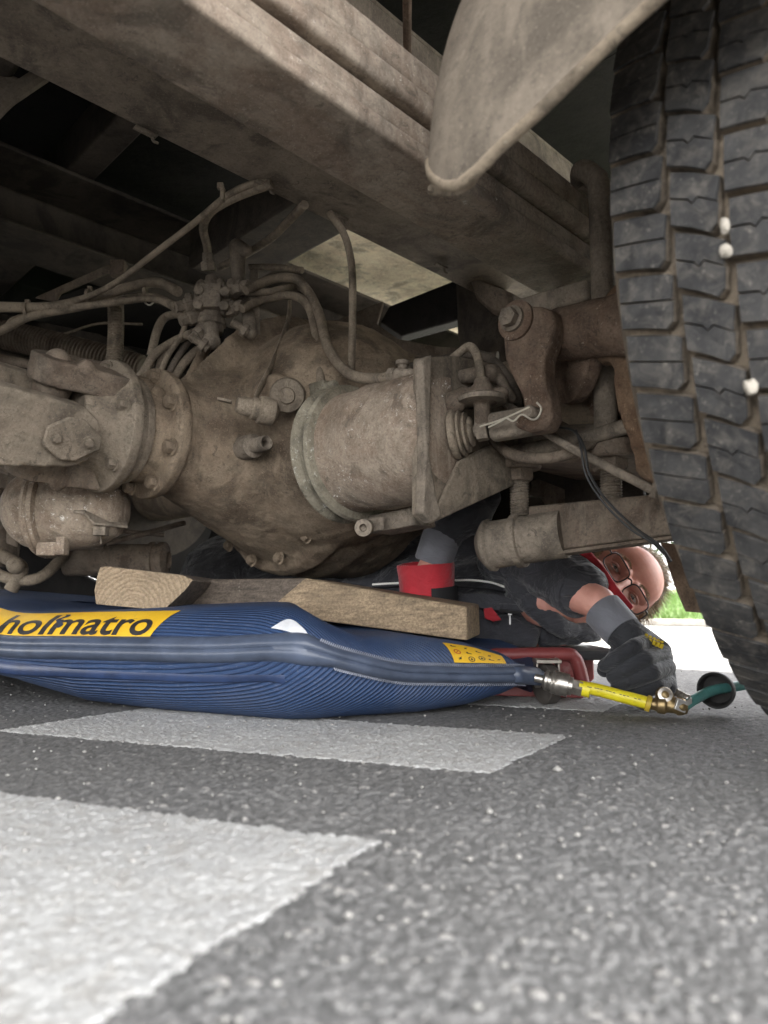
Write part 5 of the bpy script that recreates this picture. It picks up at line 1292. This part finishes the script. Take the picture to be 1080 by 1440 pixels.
# red left cuff with a black patch
cu0, cu1 = PY(602, 862, 1.345), PY(598, 792, 1.335)
rc = mk('red_cuff', [lathe(cu0, cu1-cu0, [(0, .050), (.02, .053), (.045, .052), (.07, .0535), (.088, .0555), (.093, .0545), (.093, .051), (.07, .048), (.03, .046)], 44)], mr, person, ang=60); lumpy(rc, .007, .04)
mk('cuff_patch', [lathe(PY(600, 836, 1.343), cu1-cu0, [(0, .0565), (.028, .0575)], 60)], mj, rc) if False else None
pa, pb_ = basis(cu1-cu0)
_d = (cu1-cu0).normalized(); _f = (-YY-_d*(-YY).dot(_d)).normalized(); _r = _d.cross(_f)*-1
_r = _r if _r.x > 0 else -_r
def cuffpt(a, h, r): return cu0+_d*h+(_f*cos(a)+_r*sin(a))*r
vs, fs = [], []; NA, NH = 18, 4
for r_ in (.0535, .0575):
    for i in range(NA+1):
        for j in range(NH+1): vs.append(cuffpt(rad(5+100*i/NA), .022+.028*j/NH, r_))
o_ = (NA+1)*(NH+1)
for b0 in (0, o_):
    for i in range(NA):
        for j in range(NH): k = b0+i*(NH+1)+j; fs.append((k, k+1, k+NH+2, k+NH+1))
mk('cuff_patch', (vs, fs), simple('black_strap', (.012, .012, .014), .7), rc)
# reflective piping, zips, tab
mrefl = simple('reflective_piping', (.85, .84, .80), .4, var=.05)
mk('piping', [tube(pth([(524, 822, 1.40), (560, 820, 1.385), (600, 818, 1.40)]), .0022, 8, 6)], mrefl, person)
mk('piping', [tube(pth([(640, 816, 1.40), (665, 816, 1.385), (690, 819, 1.375), (712, 826, 1.375)]), .0022, 8, 6)], mrefl, person)
mk('zip_cord', [tube(pth([(524, 827, 1.40), (600, 824, 1.40), (680, 828, 1.375), (728, 836, 1.38)]), .0022, 8, 6), box(PY(722, 831, 1.37), .008, .004, .003)], simple('zip_black', (.01, .01, .012), .4), person)
mk('pocket_flap', [prism(pth([(640, 832, 1.375), (700, 836, 1.36), (745, 848, 1.355), (742, 862, 1.345), (700, 858, 1.345), (640, 850, 1.36)]), YY*.012)], mj, person, bevel=.004, segs=3)
mk('red_tab', [prism(pth([(680, 856, 1.335), (692, 854, 1.335), (706, 872, 1.335), (694, 874, 1.335), (682, 870, 1.335)]), YY*.008)], mr, person, bevel=.002)
mk('zip_puller', [box(PY(717, 872, 1.325), .0015, .0010, .008), box(PY(717, 864, 1.325), .0035, .0010, .0015)], simple('puller_metal', (.5, .5, .5), .3, .8), person)
mk('zip_track', [tube(pth([(702, 858, 1.335), (730, 862, 1.335)]), .003, 8, 0)], simple('zip_dark_metal', (.08, .08, .08), .4, .6), person)
# trousers and boots, mostly hidden
g = [cap(PY(520, 810, 1.85), PY(330, 830, 2.0), .17, .16), cap(PY(485, 855, 2.0), PY(470, 852, 2.42), .085, .065), cap(PY(440, 855, 2.0), PY(430, 852, 2.42), .085, .065), cap(PY(470, 852, 2.42), PY(475, 862, 2.8), .065, .05), cap(PY(430, 852, 2.42), PY(425, 862, 2.8), .065, .05)]
tr = mk('trousers', g, mtr, person, remesh=.01, smooth=4); lumpy(tr, .02, .06)
for px in (477, 424): mk('boot', [cap(PY(px, 866, 2.8), PY(px, 866, 2.9), .05, .045), cap(PY(px, 866, 2.9), PY(px, 840, 2.93), .045, .035)], simple('boot_leather', (.03, .025, .02), .6), person, remesh=.005, smooth=3)
# ---- right glove: cuff, palm, four curled fingers, thumb
cz = lathe(PY(846, 856, 1.212), PY(877, 890, 1.18)-PY(846, 856, 1.212), [(0, .0315), (.003, .0345), (.02, .034), (.045, .0325), (.055, .032)], 36)
kc = mk('glove_cuff', [cz, lathe(PY(846, 856, 1.212), PY(877, 890, 1.18)-PY(846, 856, 1.212), [(0, .0315), (.01, .031)], 36)], mknit, person)
g = [cap(PY(868, 880, 1.188), PY(886, 900, 1.178), .031, .032), cap(PY(886, 900, 1.178), PY(920, 925, 1.172), .033, .029), cap(PY(886, 905, 1.18), PY(922, 950, 1.168), .030, .027), cap(PY(900, 900, 1.18), PY(928, 915, 1.165), .024, .018)]
fing = [([(915, 903, 1.16), (893, 909, 1.12), (866, 926, 1.115), (850, 936, 1.13)], [.0138, .0130, .0120, .0105]),
        ([(930, 918, 1.155), (908, 926, 1.115), (878, 943, 1.112), (862, 952, 1.13)], [.0140, .0132, .0122, .0106]),
        ([(938, 938, 1.15), (918, 946, 1.112), (886, 958, 1.112), (868, 964, 1.13)], [.0138, .0130, .0120, .0104]),
        ([(938, 956, 1.15), (924, 964, 1.12), (900, 974, 1.118), (880, 977, 1.13)], [.0130, .0125, .0115, .0100])]
for pts, rs in fing: g += chain(pth(pts), rs, 16)
g += chain(pth([(878, 905, 1.19), (866, 925, 1.185), (850, 942, 1.165)]), [.017, .0145, .012], 16)
g += [cap(PY(930, 945, 1.165), PY(938, 966, 1.15), .022, .016)]
gr = mk('glove', g, mgl, person, remesh=.0015, smooth=1)
# printed mark on the glove back
gm = []
for i in range(5):
    gm.append(box(PY(908+i*5.4, 899+i*2.4, 1.137-.0008*i), .0022, .0035, .0036, (XX-ZZ*.4).normalized(), YY, (ZZ+XX*.4).normalized()))
    gm.append(box(PY(909+i*5.4, 893+i*2.4, 1.137-.0008*i), .0014, .0035, .0016, (XX-ZZ*.4).normalized(), YY, (ZZ+XX*.4).normalized()))
mk('yellow_print', gm, simple('yellow_print', (.62, .46, .03), .5), gr, flat=True, kind='stuff')
# ---- left glove reaching up behind the chamber
mk('glove_cuff', [lathe(PY(608, 793, 1.348), PY(622, 752, 1.343)-PY(608, 793, 1.348), [(0, .033), (.004, .036), (.03, .0365), (.055, .037), (.062, .034)], 36)], mknit, person)
g = [cap(PY(618, 765, 1.345), PY(632, 738, 1.343), .034, .040), cap(PY(632, 738, 1.343), PY(668, 722, 1.33), .040, .034), cap(PY(620, 735, 1.345), PY(650, 700, 1.345), .032, .034), cap(PY(668, 735, 1.33), PY(690, 700, 1.33), .024, .020)]
for i, (dx, L_) in enumerate(((0, 1.0), (14, 1.12), (28, 1.06), (42, .85))):
    g += chain(pth([(645+dx, 705, 1.335), (650+dx, 705-32*L_, 1.325), (662+dx, 705-52*L_, 1.30), (672+dx, 705-58*L_, 1.285)]), [.0135, .0125, .0118, .0105], 14)
g += chain(pth([(625, 735, 1.32), (618, 710, 1.30), (622, 692, 1.285)]), [.016, .014, .012], 14)
mk('glove', g, mgl, person, remesh=.0022, smooth=2)
